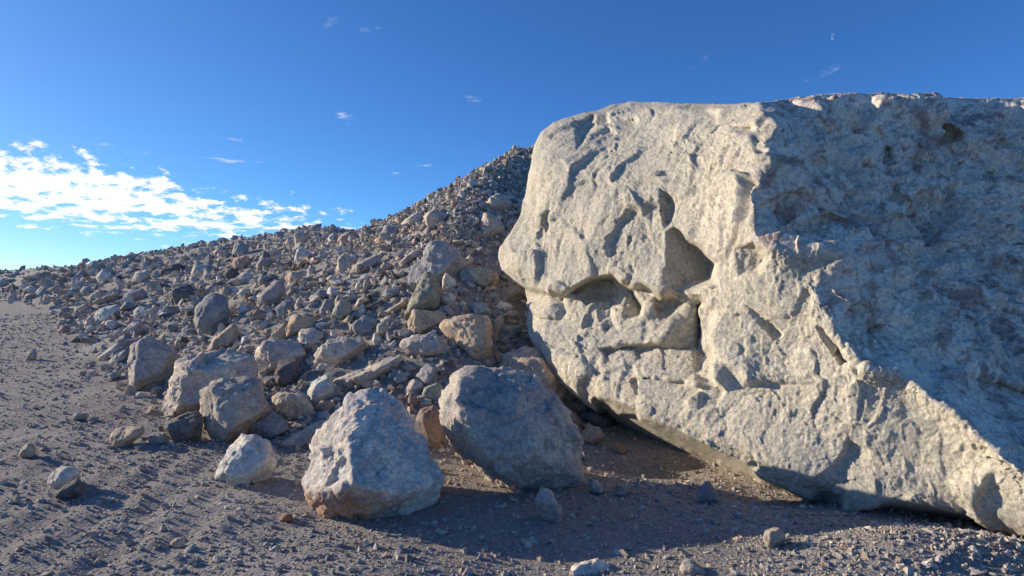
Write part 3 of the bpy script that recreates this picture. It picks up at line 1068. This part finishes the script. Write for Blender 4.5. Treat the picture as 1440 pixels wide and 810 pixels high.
R('blue-grey', "blue-grey rock touching the left side of the greenish sunlit block",
  [449,436, 457,420, 473,421, 468,440, 453,444])
R('tan', "narrow upright tan stone against the right side of the tan wedge boulder",
  [690,466, 695,446, 705,440, 709,452, 698,477, 691,478])
R('tan', "smooth brownish boulder half hidden between the rounded grey boulder and the giant boulder",
  [707,520, 709,494, 735,484, 770,500, 800,530, 820,556, 800,577, 760,565], "half hidden brown boulder", cat="boulder", name="boulder", lean=.2)
R('tan', "tan flat rock lowest under the half hidden brown boulder, beside the giant boulder's lower edge",
  [792,572, 805,562, 820,557, 830,568, 827,580, 805,582])
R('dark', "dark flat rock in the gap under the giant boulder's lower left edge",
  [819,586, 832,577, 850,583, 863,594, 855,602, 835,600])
R('brown', "upright brown stone squeezed against the right shoulder of the rounded grey boulder",
  [795,577, 806,578, 819,592, 812,612, 802,603])
R('tan', "tan rounded stone in the shade below the dark flat rock by the giant boulder",
  [815,611, 825,601, 842,601, 851,615, 836,627, 818,622], "tan rounded stone")
R('brown', "small brown stone right of the tan rounded stone under the giant boulder",
  [857,631, 870,620, 885,632, 877,640, 862,638])
R('grey', "upright grey-blue stone standing in front of the rounded grey boulder",
  [752,700, 756,690, 764,685, 777,691, 783,706, 794,725, 787,738, 767,730, 755,716], "upright grey-blue stone", fat=.42, lean=.1)
R('grey', "small leaning grey stone at the right corner of the rounded grey boulder",
  [827,682, 832,671, 842,676, 852,688, 847,697, 830,690])
R('tan', "small blocky tan stone on the shaded earth, right of the rounded grey boulder",
  [864,688, 868,679, 887,682, 889,692, 877,699, 866,697])
R('blue-grey', "fist shaped blue-grey stone alone on shaded earth below the giant boulder",
  [979,693, 987,677, 997,675, 1005,688, 1012,705, 1000,710, 981,703], "fist shaped stone")
R('white', "broken white rock cut off by the bottom edge of the picture, below centre",
  [794,806, 803,794, 822,790, 839,787, 856,796, 872,812, 845,835, 805,832], lean=.1)
R('grey', "pointed grey stone cut off by the bottom edge, right of the broken white rock",
  [954,804, 958,790, 963,784, 978,791, 993,801, 1003,815, 980,830, 958,826], lean=.1)
R('pale', "pale rounded rock half sunk in the sunlit gravel under the giant boulder's foot",
  [1070,757, 1075,746, 1086,741, 1099,742, 1107,758, 1098,768, 1080,771], lean=.1)
R('tan', "lone light tan stone at the far left edge of the yard",
  [26,638, 38,622, 48,624, 53,638, 43,645, 28,644], fat=.4, lean=.1)
R('white', "bluish white rounded stone lying against a dark stone, lower left yard",
  [66,679, 71,665, 90,655, 111,658, 113,672, 92,687, 74,690], lean=.1)
R('dark', "dark wedge of stone in front of the bluish white rounded stone, lower left yard",
  [71,699, 92,680, 112,669, 119,684, 118,692, 93,704], lean=.1)
R('blue-grey', "small dark blue stone alone on the gravel above the lone yard stones, left side",
  [101,586, 106,580, 120,580, 127,583, 124,590, 104,592], lean=.1)
R('tan', "small knobbly tan stone in the churned gravel near the bottom edge, left of centre",
  [237,766, 242,757, 260,755, 260,764, 256,772, 241,771], lean=.1)
R('rust', "small red-brown stone beside the lower left corner of the rust based boulder",
  [394,729, 399,722, 410,722, 415,729, 408,734, 397,734], lean=.1)
R('tan', "rounded tan stone standing alone on the open yard, far left",
  [35,503, 38,495, 46,491, 54,496, 52,505, 42,507], lean=.1)
R('pink', "low mauve mound shaped stone on the open yard near the toe of the slope",
  [79,466, 87,457, 96,457, 103,463, 100,468, 84,468], lean=.1)
# --- foot of the slope on the left
R('white', "bright flat topped stone left of the dark square block, at the foot of the slope",
  [136,504, 155,488, 167,482, 168,492, 148,508])
R('blue-grey', "bluish slab lying just left of the dark square block",
  [152,512, 160,500, 179,490, 180,503, 163,512])
R('blue-grey', "slaty stone just up the slope from the dark square block's left corner",
  [160,478, 175,470, 192,477, 181,488, 166,490])
R('white', "long pale block with a square left end at the foot of the left slope",
  [132,440, 140,432, 167,427, 169,440, 153,450, 136,457], "long square ended block")
R('pale', "steep pale stone propped against the left end of the long square ended block",
  [118,460, 121,449, 130,440, 135,456, 132,462])
R('white', "small white nugget below the long square ended block",
  [146,459, 150,450, 161,450, 167,457, 157,464])
R('blue-grey', "bluish dome shaped stone at the slope's toe, left of the long square ended block",
  [103,439, 106,431, 114,428, 119,437, 118,441, 105,441])
R('tan', "tan sloping rock above the long square ended block",
  [132,424, 147,416, 164,413, 172,417, 160,425, 140,428])
R('blue-grey', "rounded blue-grey boulder above and right of the long square ended block",
  [174,415, 185,406, 200,405, 210,415, 204,424, 182,425], "rounded blue-grey boulder")
R('blue-grey', "bluish slab directly below the rounded blue-grey boulder",
  [167,436, 176,423, 194,428, 186,436])
R('white', "whitish lump above the dark square block and left of the peaked blue-white boulder",
  [187,436, 197,430, 212,434, 207,445, 197,448, 188,444])
R('grey', "grey slanting rock down the slope from the whitish lump, above the dark square block",
  [167,468, 185,455, 200,452, 196,463, 174,473])
R('dark', "dark faced overhanging rock with a shadowed front, left of the peaked blue-white boulder",
  [236,411, 258,398, 275,404, 275,412, 258,425, 246,433, 238,421], "dark faced overhanging rock")
R('white', "white pointed boulder catching light, upper left slope",
  [134,389, 144,378, 158,384, 155,393, 140,400], "white pointed boulder")
R('pale', "pale rounded boulder high on the left slope, right of the white pointed boulder",
  [185,395, 190,382, 210,377, 213,390, 200,398])
# --- far left end
R('pale', "far pale boulder lying highest among the distant rocks at the left end",
  [26,395, 37,386, 49,388, 51,395, 36,399])
R('pale', "far tilted slab in the middle of the distant rock heap, left end",
  [29,411, 42,400, 53,404, 47,412])
R('pink', "far mauve block at the yard's edge, lowest of the distant rock heap",
  [33,418, 37,413, 51,413, 56,418, 51,422, 36,422])
R('white', "far white triangular stone right of the tilted slab in the distant heap",
  [49,412, 60,400, 64,408, 55,416])
R('tan', "far tan boulder topping the middle of the distant rock heap",
  [50,400, 62,392, 75,396, 64,403])
R('tan', "far long tan rock lying level, right part of the distant heap",
  [65,408, 83,399, 90,403, 74,411])
R('white', "far small white upright stone above the distant heap's right end",
  [99,397, 106,389, 110,392, 104,399])
R('grey', "far rounded grey boulder at the right end of the distant heap",
  [95,410, 101,404, 111,406, 110,414, 100,417])
R('tan', "far tan cobble at the yard's edge below the rounded grey boulder of the distant heap",
  [85,419, 88,414, 99,415, 97,422, 86,422])
R('blue-grey', "far bluish boulder just right of the distant heap's rounded grey boulder",
  [112,410, 117,402, 129,402, 128,411, 119,417])
R('pale', "far pale sloping rock at the yard's edge, right of the far bluish boulder",
  [124,421, 128,413, 143,408, 145,414, 135,422])
# --- middle and upper left slope
R('dark', "long dark slab lying high on the left slope",
  [221,381, 246,370, 267,374, 260,380, 238,386, 226,388], "long dark slab")
R('pale', "pale boxy boulder right of the long dark slab, high on the left slope",
  [267,384, 274,369, 297,372, 303,378, 284,387, 270,388], "boxy boulder")
R('white', "small white stone in front of the boxy boulder",
  [284,388, 290,384, 299,384, 297,390, 290,395])
R('green-grey', "greenish cobble under the long dark slab",
  [239,385, 247,380, 257,384, 254,389, 243,389])
R('blue-grey', "tall pale grey boulder standing alone near the crest of the left slope",
  [326,356, 329,344, 336,340, 351,345, 350,356, 330,361], "crest boulder")
R('pink', "rounded mauve boulder directly below the crest boulder",
  [326,371, 331,362, 347,358, 355,369, 340,382, 330,381], "mauve boulder")
R('dark', "dark rock in the shade below the mauve boulder",
  [313,386, 318,379, 329,376, 336,384, 325,395])
R('white', "whitish pink chunky boulder right of the dark rock below the mauve boulder",
  [331,394, 339,383, 350,380, 357,388, 352,398, 338,400], "chunky whitish boulder")
R('grey', "dark topped boulder right of the mauve boulder",
  [360,373, 367,363, 387,363, 385,374, 362,380], "dark topped boulder")
R('pale', "pale long boulder above the dark topped boulder",
  [362,365, 376,352, 394,351, 392,362, 374,364])
R('blue-grey', "bluish flat rock below the dark topped boulder",
  [362,394, 367,386, 386,384, 390,389, 368,399])
R('pale', "round pale stone above the tongue shaped rock on the left slope",
  [332,413, 339,405, 352,405, 354,415, 342,421])
R('tan', "tan block with a square lit left face, just under the crest beside bare brown earth",
  [413,329, 418,327, 436,332, 430,344, 416,347], "crest block by the brown earth")
R('white', "white broken boulder below the crest block by the brown earth",
  [412,368, 416,351, 427,348, 439,356, 439,363, 422,369], "white broken boulder")
R('pale', "flat pale rock touching the right side of the white broken boulder",
  [434,365, 443,360, 456,362, 453,368, 439,369])
R('brown', "brown sloping rock directly beneath the white broken boulder",
  [411,376, 422,367, 439,369, 428,375, 418,380])
R('pale', "small pale cube below the flat pale rock, upper middle slope",
  [432,381, 436,372, 445,376, 441,386])
R('tan', "big rounded light boulder in mid slope, above the slate coloured boulder's right end",
  [400,390, 410,380, 427,382, 423,394, 411,402, 402,396], "rounded light boulder")
R('white', "small white cobble right of the rounded light boulder",
  [458,392, 465,386, 473,390, 465,396])
R('tan', "long light boulder with a shadowed underside near the crest, upper middle",
  [471,338, 481,331, 495,324, 506,330, 505,339, 478,345], "shadow bottomed boulder")
R('grey', "single dark grey stone poking above the skyline, upper middle",
  [497,316, 501,310, 507,312, 507,319, 500,320])
R('tan', "round tan stone right of the shadow bottomed boulder",
  [525,338, 531,333, 541,333, 545,339, 536,345])
R('pale', "pale split slab, the left one of a pair lying mid slope",
  [472,382, 475,365, 484,356, 506,364, 494,383, 482,386], "left split slab")
R('pale', "long pale split slab, the right one of a pair lying mid slope",
  [494,384, 494,374, 510,364, 535,356, 541,363, 518,379, 499,387], "right split slab")
R('tan', "thin tan rock with a lit edge right of the split slabs",
  [527,384, 540,368, 554,372, 546,379, 534,386], fat=.3)
R('blue-grey', "bluish square boulder at the left foot of the high rubble cone",
  [536,328, 540,316, 562,314, 568,322, 566,331, 545,333], "square boulder of the cone")
R('pale', "grey boulder right of and above the square boulder of the cone",
  [562,316, 580,300, 594,297, 593,312, 576,320])
R('pale', "pale pointed boulder with a sunlit left edge on the high rubble cone",
  [595,306, 602,298, 611,294, 634,302, 622,312, 601,322], "pointed cone boulder")
R('pale', "pale long rock down the slope from the pointed cone boulder",
  [559,371, 580,353, 593,350, 583,366, 566,374])
R('pale', "large pale boulder highest on the right of the cone, near the giant boulder",
  [677,293, 690,277, 702,271, 713,277, 721,286, 717,292, 695,298], "upper cone boulder", inner=[(690,282,.2), (712,284,.26)])
R('pale', "pale boulder just below the upper cone boulder",
  [675,316, 680,298, 692,300, 705,312, 713,322, 703,333, 683,327], "lower cone boulder")
R('white', "small bright rock on the left of the lower cone boulder",
  [661,316, 669,306, 674,304, 673,313, 664,319])
# --- around the leaning wedge slab
R('green-grey', "dark greenish angular boulder right of the blue-grey boulder behind the wedge slab",
  [643,383, 653,376, 689,377, 698,381, 697,394, 684,404, 671,402, 649,397], "dark greenish boulder", inner=[(662,382,.2), (670,398,.34)])
R('white', "white capped stone between the leaning wedge slab and the dark greenish boulder",
  [621,393, 627,383, 643,397, 638,407, 623,408])
R('white', "small speckled white stone against the front of the dark greenish boulder",
  [654,397, 660,394, 671,402, 667,407, 657,403])
R('blue-grey', "flat slate stone below the small speckled white stone",
  [634,409, 644,402, 661,408, 660,413, 647,415])
R('blue-grey', "slanting grey stone above the sloping tan block's right end",
  [620,432, 627,428, 640,439, 637,447, 628,443])
R('grey', "rough veined grey rock resting on top of the tan wedge boulder's upper edge",
  [659,435, 667,424, 685,424, 691,438, 688,446, 668,441], "veined grey rock")
R('green-grey', "greenish oval cobble right of and above the veined grey rock",
  [678,419, 692,412, 703,415, 702,422, 684,423])
R('pink', "thin pink splinter leaning in front of the dark greenish boulder",
  [673,415, 686,401, 690,403, 678,417])
R('tan', "wide tan boulder beside the left edge of the giant boulder",
  [701,409, 711,404, 729,401, 738,408, 737,418, 722,427, 708,423], "wide tan boulder")
R('white', "two toned white stone just below the wide tan boulder",
  [695,431, 703,423, 722,429, 721,435, 700,437])
R('pink', "oval pinkish stone below the two toned white stone",
  [708,441, 717,435, 733,441, 732,449, 713,448])
R('tan', "flat tan stone directly under the oval pinkish stone",
  [709,452, 712,448, 730,451, 729,456, 711,457])
R('green-grey', "olive grey rock beneath the flat tan stone, by the giant boulder's left edge",
  [704,467, 708,458, 731,457, 737,469, 715,472])
R('tan', "small tan cube stone below the olive grey rock",
  [702,480, 706,472, 717,472, 718,485, 707,486])
R('tan', "tan stone right of a white one, mid slope below the right split slab",
  [510,403, 513,392, 523,396, 522,405, 514,408], "mid slope tan stone")
R('white', "white stone touching the left side of the mid slope tan stone",
  [499,405, 501,398, 508,397, 510,404, 504,408])
R('pale', "rounded pale stone below the mid slope tan stone",
  [498,431, 504,419, 515,416, 517,424, 505,433])
R('blue-grey', "elongated blue-grey stone left of the leaning wedge slab, upper of two",
  [536,415, 543,407, 561,406, 563,413, 546,422])
R('dark', "dark slaty stone left of the elongated blue-grey stone",
  [515,417, 522,409, 534,410, 534,419, 520,422])
R('dark', "dark pointed slab below the dark slaty stone",
  [512,432, 536,421, 544,424, 531,439, 524,436], fat=.3)
R('tan', "long tan stone with a blue shaded end touching the leaning wedge slab's left side",
  [536,440, 557,428, 572,421, 571,431, 557,439, 540,447])
R('pale', "pointed pale stone between the dark blue-grey boulder and the sloping tan block",
  [534,451, 548,443, 559,450, 548,457])
R('white', "small upright white stone above the flat topped pale boulder's right end",
  [523,479, 525,467, 534,470, 540,481, 528,485])
R('tan', "small tan stone right of the greenish sunlit block",
  [482,453, 490,442, 498,444, 492,457])
R('blue-grey', "blue-grey sloping rock up the slope from the greenish sunlit block",
  [440,417, 448,406, 464,411, 457,418, 443,424])
# --- the pocket between the two big foreground boulders
R('blue-grey', "tall blue-grey slab standing in the pocket above the rounded grey boulder's left shoulder",
  [582,530, 600,510, 615,514, 616,534, 601,545], "pocket slab")
R('grey', "flat grey stone right of the lens shaped slab's upper end",
  [563,514, 580,513, 589,518, 578,526, 566,522])
R('blue-grey', "blue-grey block beneath the lens shaped slab's right end",
  [551,534, 561,520, 574,529, 573,537, 555,541])
R('grey', "rounded grey stone below and left of the pocket slab",
  [567,548, 581,532, 595,538, 595,547, 575,557])
R('brown', "small brownish block below the rounded grey pocket stone",
  [573,565, 576,553, 587,555, 588,570, 578,574])
R('green-grey', "olive rock with a thin sunlit line across it, left of the rounded grey boulder's top",
  [592,554, 596,545, 620,536, 624,546, 619,564, 596,565], "olive rock with a bright line")
R('brown', "shaded brownish boulder squeezed between the rust based and the rounded grey boulders",
  [577,602, 590,574, 613,570, 621,584, 622,620, 619,634, 602,632, 582,615], "squeezed brown boulder", lean=.3)

for k_, h_ in enumerate(H):
    h_['i'] = k_
base_px = np.array([(h['pts'][:, 0][np.argsort(-h['pts'][:, 1])[:3]].mean(), min(h['pts'][:, 1].max() - 0.5, 806)) for h in H])
BASE, OKB = hit(base_px[:, 0], base_px[:, 1])

ROCK_SPOTS = []          # (x, y, radius) so that nothing else is put inside them


def build_traced(h):
    pts = h['pts']
    b = BASE[h['i']]
    w_px = np.ptp(pts[:, 0])
    h_px = np.ptp(pts[:, 1])
    D0 = b[1]
    px_m = D0 / F
    size = max(w_px, h_px) * px_m
    small = min(w_px, h_px) * px_m
    bul = h['fat'] * (0.55 * small + 0.45 * size)
    Dc = D0 + 0.55 * bul
    rs = np.random.default_rng(1000 + h['i'])
    pc = pts.mean(0)
    ybot = pts[:, 1].max()
    lift = (ybot - pts[:, 1]) * px_m
    Dp = Dc + h['lean'] * lift
    out = [at(pts[:, 0], pts[:, 1], Dp)]
    for sgn, sc in ((-1, 0.66), (1, 0.72)):
        if sgn < 0 and len(h['inner']) > 3:
            continue
        m = len(pts)
        sel = rs.permutation(m)[:max(4, m // 2)]
        src = pts[np.sort(sel)]
        m = len(src)
        jit = 1 + 0.22 * rs.standard_normal(m)
        q = pc + (src - pc) * (sc * jit)[:, None]
        lf = (ybot - q[:, 1]) * px_m
        out.append(at(q[:, 0], q[:, 1], Dc + h['lean'] * lf + sgn * bul * (0.75 + 0.5 * rs.random(m))))
    for (ix, iy, bu) in h['inner']:
        lf = (ybot - iy) * px_m
        out.append(at(np.array([ix]), np.array([iy]), np.array([Dc + h['lean'] * lf - bu * size])))
    # a foot that goes into the ground
    low = pts[pts[:, 1] > ybot - 0.35 * h_px]
    foot = at(low[:, 0], low[:, 1], np.full(len(low), Dc + 0.3 * bul))
    foot[:, 2] -= 0.18 * h_px * px_m
    foot[:, 0] = foot[:, 0].mean() + 0.7 * (foot[:, 0] - foot[:, 0].mean())
    out.append(foot)
    P3 = np.concatenate(out)
    n, d, c = hull_planes(P3)
    cuts = rs.standard_normal((5, 3))
    cuts /= np.linalg.norm(cuts, axis=1)[:, None]
    sup = ((P3 - c) @ cuts.T).max(0)
    n = np.concatenate([n, cuts])
    d = np.concatenate([d, sup * (rs.uniform(0.80, 0.93, 5) if len(h['inner']) <= 4 else 1.05)])
    big = max(w_px, h_px)
    sub = 6 if big > 130 else 5 if big > 55 else 4 if big > 24 else 3
    dirs, Fc = ico(sub + 1 if False else sub)
    r = polytope(dirs, n, d, 90 if big > 55 else 60)
    V = c + dirs * r[:, None]
    amt = 1.0 if big > 100 else 0.9
    V = roughen(V, c, size * 0.75, 300 + h['i'], amt, big > 24)
    origin = np.array([c[0], c[1], b[2]])
    me = mesh_from(h['name'], V - origin, Fc)
    if h['lm'] == "rust based boulder":
        uv = to_px(V)
        q = V * 7.0
        st_ = smooth(682, 706, uv[:, 1] + 14 * fbm(q, 3, 0.6, 5)) * smooth(585, 500, uv[:, 0] + 30 * fbm(q, 3, 0.6, 6))
        st_ += 0.55 * smooth(0.15, 0.45, fbm(V * 5.0, 3, 0.6, 9)) * smooth(520, 470, uv[:, 0])
        add_attr(me, "stain", np.clip(st_, 0, 1))
    v = PAL[h['c']]
    k = 1 + (0.10 * rs.standard_normal() if len(h['inner']) <= 4 else 0.06)
    o = link_obj(h['name'], me, ROCK, h['label'], h['cat'], None, None, tuple(np.clip(np.array(v) * k, 0.03, 0.7)))
    o.location = origin
    ROCK_SPOTS.append((c[0], c[1], 0.42 * size))


for h_ in H:
    build_traced(h_)

# ------------------------------------------------------------------ stock shapes for the remaining rocks
def stock(seed, sub):
    rs = np.random.default_rng(seed)
    p = rs.standard_normal((13, 3))
    p /= np.linalg.norm(p, axis=1)[:, None]
    p *= rs.uniform(0.8, 1.15, (13, 1)) * np.array([1.0, 0.65 + 0.3 * rs.random(), 0.5 + 0.3 * rs.random()])
    n, d, c = hull_planes(p)
    dirs, Fc = ico(sub)
    V = dirs * polytope(dirs, n, d, 80)[:, None]
    V = roughen(V, np.zeros(3), 1.3, seed, 0.8, True)
    return V, Fc


STOCK_ME = []
for s_ in range(16):
    V_, F_ = stock(500 + s_, 4)
    STOCK_ME.append(mesh_from("rock", V_, F_))
    STOCK_ME[-1].materials.append(ROCK)

LM = [h for h in H if h['lm']]
LMC = np.array([h['pts'].mean(0) for h in LM])
SILA = np.array(SIL, float)


def rot_quat(rs, tilt):
    from mathutils import Euler
    return Euler((tilt * rs.standard_normal(), tilt * rs.standard_normal(), rs.random() * 2 * math.pi))


def fill_rocks(target):
    rs = np.random.default_rng(77)
    taken = [(h['pts'].mean(0), 0.5 * np.ptp(h['pts'], axis=0).max()) for h in H]
    found = []
    # terrain profile along a fan of directions, then the candidate spots on it
    fan = np.arange(4, 824, 4.0)
    t = np.geomspace(3.0, 120.0, 260)
    r = ray(fan, np.full(len(fan), 400.0))
    FX = r[:, 0][:, None] * t
    FZ = height(FX, np.broadcast_to(t, FX.shape))
    FP = to_px(np.stack([FX, np.broadcast_to(t, FX.shape), FZ], -1))[..., 1]
    vis = np.minimum.accumulate(FP, 1)
    cand, P = [], []
    for _ in range(9000):
        i = rs.integers(len(fan))
        py = 225 + 400 * rs.random()
        k = int(np.argmax(vis[i] <= py))
        if k == 0:
            continue
        cand.append((fan[i], py))
        P.append((FX[i, k], t[k], FZ[i, k]))
    cand, P = np.array(cand), np.array(P)
    e = poly_sd(SIL, cand[:, 0], cand[:, 1]) < -4
    cand, P = cand[e], P[e]
    ok = np.ones(len(cand), bool)
    s = toe_dist(P[:, 0], P[:, 1])
    for (px, py), p, o, sd_ in zip(cand, P, ok, s):
        if len(found) >= target:
            break
        if not o or sd_ < 0.1 or p[1] > 70:
            continue
        u = rs.random()
        rpx = 6.0 + 8.5 * u ** 2.2
        if py > 430:
            rpx *= 1.2
        if py < 330 and px > 540:
            rpx *= 0.75
        bad = False
        for c, r in taken:
            if (c[0] - px) ** 2 + ((c[1] - py) * 1.35) ** 2 < (0.85 * (r + rpx)) ** 2:
                bad = True
                break
        if bad:
            continue
        taken.append((np.array([px, py]), rpx))
        found.append((px, py, rpx, p))
    return found, rs


TRACED_N = len(H)
found, rs_ = fill_rocks(298 - TRACED_N)
names = list(PAL)
wts = np.array([.29, .18, .11, .19, .13, .03, .04, .02, .02, .0])
wts = wts / wts.sum()
auto = []
for (px, py, rpx, p) in found:
    cname = names[rs_.choice(len(names), p=wts)]
    auto.append(dict(px=px, py=py, r=rpx, p=p, c=cname))
# a name of place for each: the nearest landmark, on which side, and its rank there
for a in auto:
    v = np.array([a['px'], a['py']]) - LMC
    j = int(np.argmin(np.hypot(v[:, 0], v[:, 1] * 1.2)))
    dx, dy = v[j]
    side = ("right of" if dx > 0 else "left of") if abs(dx) > 1.1 * abs(dy) else ("below" if dy > 0 else "above")
    a['key'] = (PALN[a['c']], side, LM[j]['lm'])
    a['dist'] = math.hypot(dx, dy)
    a['size'] = "small" if a['r'] < 8.5 else "medium sized" if a['r'] < 12 else "larger"
keys = {}
for a in auto:
    keys.setdefault(a['key'], []).append(a)
ORD = ["nearest", "second nearest", "third nearest", "fourth nearest", "fifth nearest", "sixth nearest", "seventh nearest"]
for key, lst in keys.items():
    lst.sort(key=lambda a: a['dist'])
    for k, a in enumerate(lst):
        if len(lst) == 1:
            a['label'] = f"{a['size']} {key[0]} stone {key[1]} the {key[2]}"
        else:
            a['label'] = f"{a['size']} {key[0]} stone {key[1]} the {key[2]}, {ORD[min(k, 6)]}"
for a in auto:
    rad = a['r'] * a['p'][1] / F * 1.12
    me = STOCK_ME[rs_.integers(len(STOCK_ME))]
    v = np.array(PAL[a['c']]) * (1 + 0.12 * rs_.standard_normal())
    o = link_obj("stone", me, None, a['label'], "stone", "loose stones lying on the slope", None, tuple(np.clip(v, 0.03, 0.7)))
    o.location = (a['p'][0], a['p'][1] + rad * 0.3, a['p'][2] + rad * 0.22)
    o.rotation_euler = rot_quat(rs_, 0.45)
    o.scale = (rad, rad, rad)
    ROCK_SPOTS.append((a['p'][0], a['p'][1], rad * 0.8))


# ------------------------------------------------------------------ rubble and gravel, too many to count
def shard(seed):
    """a cheap angular stone: the hull of a dozen points"""
    rs = np.random.default_rng(seed)
    p = rs.standard_normal((9, 3))
    p /= np.linalg.norm(p, axis=1)[:, None]
    p *= rs.uniform(0.75, 1.1, (9, 1)) * np.array([1.0, rs.uniform(0.6, 0.95), rs.uniform(0.45, 0.8)])
    bm = bmesh.new()
    for q in p:
        bm.verts.new(q)
    r = bmesh.ops.convex_hull(bm, input=bm.verts[:])
    loose = [v for v in bm.verts if not v.link_faces]
    bmesh.ops.delete(bm, geom=loose, context='VERTS')
    bmesh.ops.triangulate(bm, faces=bm.faces[:])
    bmesh.ops.recalc_face_normals(bm, faces=bm.faces[:])
    bm.verts.index_update()
    V = np.array([v.co[:] for v in bm.verts])
    Fc = np.array([[v.index for v in f.verts] for f in bm.faces])
    bm.free()
    return V, Fc


def scatter(name, label, cat, pos, rad, color, seed):
    rs = np.random.default_rng(seed)
    protos = [shard(seed + 31 * k) for k in range(24)]
    Vs, Fs, Cs = [], [], []
    base = 0
    n = len(pos)
    which = rs.integers(len(protos), size=n)
    for k, (V, Fc) in enumerate(protos):
        idx = np.nonzero(which == k)[0]
        m = len(idx)
        if m == 0:
            continue
        # random rotations
        q = rs.standard_normal((m, 4)) * np.array([1, .45, .45, 1])
        q /= np.linalg.norm(q, axis=1)[:, None]
        w, x, y, z = q.T
        Rm = np.stack([1 - 2 * (y * y + z * z), 2 * (x * y - z * w), 2 * (x * z + y * w),
                       2 * (x * y + z * w), 1 - 2 * (x * x + z * z), 2 * (y * z - x * w),
                       2 * (x * z - y * w), 2 * (y * z + x * w), 1 - 2 * (x * x + y * y)], 1).reshape(m, 3, 3)
        W = np.einsum('mij,vj->mvi', Rm, V) * rad[idx][:, None, None] + pos[idx][:, None, :]
        Vs.append(W.reshape(-1, 3))
        Fs.append((Fc[None] + (base + np.arange(m) * len(V))[:, None, None]).reshape(-1, 3))
        Cs.append(np.repeat(color[idx], len(V), 0))
        base += m * len(V)
    V = np.concatenate(Vs)
    Fc = np.concatenate(Fs)
    me = mesh_from(name, V, Fc, False)
    c = np.concatenate(Cs)
    add_attr(me, "tint", np.concatenate([c, np.ones((len(c), 1))], 1))
    return link_obj(name, me, STONE, label, cat, None, "stuff")


def polar(n, r0, r1, rs, a=52):
    ang = np.radians(rs.uniform(-a, a, n))
    r = np.exp(rs.uniform(math.log(r0), math.log(r1), n))
    return r * np.sin(ang), r * np.cos(ang)


def colours(n, rs, dull=1.0):
    pal = np.array([PAL[k] for k in names])
    c = pal[rs.choice(len(names), size=n, p=wts)]
    return np.clip(c * (dull * (1 + 0.16 * rs.standard_normal((n, 1)))), 0.03, 0.65)


def build_rubble():
    rs = np.random.default_rng(5)
    x, y = polar(76000, 5.0, 100, rs)
    xf, yf = polar(14000, 55, 230, rs)
    fl = xf < -10
    x, y = np.concatenate([x, xf[fl]]), np.concatenate([y, yf[fl]])
    s = toe_dist(x, y)
    P = np.stack([x, y, 0 * x], 1)
    dens = 0.62 + 0.8 * fbm(P * 0.5, 2, 0.5, 91)
    d = np.hypot(x, y)
    keep = (s > -0.15 + 0.25 * rs.standard_normal(len(x))) & (s < 16 + 0.12 * d) & (rs.random(len(x)) < dens)
    keep &= ~((x > 0.9) & (y < 8.2))
    x, y, s, d = x[keep], y[keep], s[keep], d[keep]
    rad = (0.018 + 0.0030 * d) * np.exp(0.62 * rs.standard_normal(len(x)))
    rad = np.minimum(rad, 0.0125 * d + 0.02)
    z = height(x, y)
    rad = rad * (1 - 0.35 * smooth(2.6, 4.5, z))
    # the high cone is all broken stone
    cx, cy = rs.uniform(-9, 6, 26000), rs.uniform(9, 24, 26000)
    cz = height(cx, cy)
    ok = cz > 2.3
    cx, cy, cz = cx[ok], cy[ok], cz[ok]
    cr = 0.055 * np.exp(0.5 * rs.standard_normal(len(cx)))
    x, y, z, rad = np.concatenate([x, cx]), np.concatenate([y, cy]), np.concatenate([z, cz]), np.concatenate([rad, cr])
    z = z + rad * 0.25
    c = colours(len(x), rs, 0.95)
    scatter("rubble", "broken grey and tan rubble covering the slope between the larger rocks", "rubble", np.stack([x, y, z], 1), rad, c, 900)


def build_gravel():
    rs = np.random.default_rng(6)
    x, y = polar(180000, 2.4, 40, rs, 50)
    s = toe_dist(x, y)
    P = np.stack([x, y, 0 * x], 1)
    d = np.hypot(x, y)
    earth = np.exp(-(((x - 0.15) / 1.2) ** 2 + ((y - 4.3) / 1.2) ** 2))
    patch = 0.42 + 0.9 * fbm(P * 1.3, 3, 0.55, 95) - 0.20 * earth
    patch = patch + 0.5 * np.exp(-(((x - 2.2) / 0.9) ** 2 + ((y - 3.2) / 0.5) ** 2))
    keep = (s < 3) & (rs.random(len(x)) < patch)
    x, y, d, s = x[keep][:62000], y[keep][:62000], d[keep][:62000], s[keep][:62000]
    rad = 0.0056 * np.exp(0.66 * rs.standard_normal(len(x))) * (0.55 + d * 0.16)
    rad = np.clip(rad, 0.003, 0.030 * (1 + 0.05 * d))
    # coarser bits: crumbs at the giant boulder's foot, on the mound and loose over the middle of the yard
    for cx, cy, sx, sy, n, r0 in ((2.35, 3.15, 0.9, 0.35, 2600, 0.011), (1.5, 4.9, 0.7, 0.6, 900, 0.014), (0.4, 4.1, 1.1, 0.8, 700, 0.013),
                                  (-1.0, 3.1, 0.9, 0.4, 1300, 0.011), (-3.0, 4.3, 1.0, 1.2, 900, 0.012), (-2.2, 5.6, 1.6, 0.6, 900, 0.018)):
        ex, ey = rs.normal(cx, sx, n), rs.normal(cy, sy, n)
        er = np.minimum(r0 * np.exp(0.55 * rs.standard_normal(n)), 0.045)
        ok = ey > 2.3
        x, y, rad = np.concatenate([x, ex[ok]]), np.concatenate([y, ey[ok]]), np.concatenate([rad, er[ok]])
    z = height(x, y) + rad * 0.12
    c = colours(len(x), rs, 1.05) * 0.6 + 0.4 * np.array([0.40, 0.365, 0.33])
    scatter("gravel", "loose gravel and pebbles strewn over the earth yard", "gravel", np.stack([x, y, z], 1), rad, c, 1200)


build_rubble()
build_gravel()
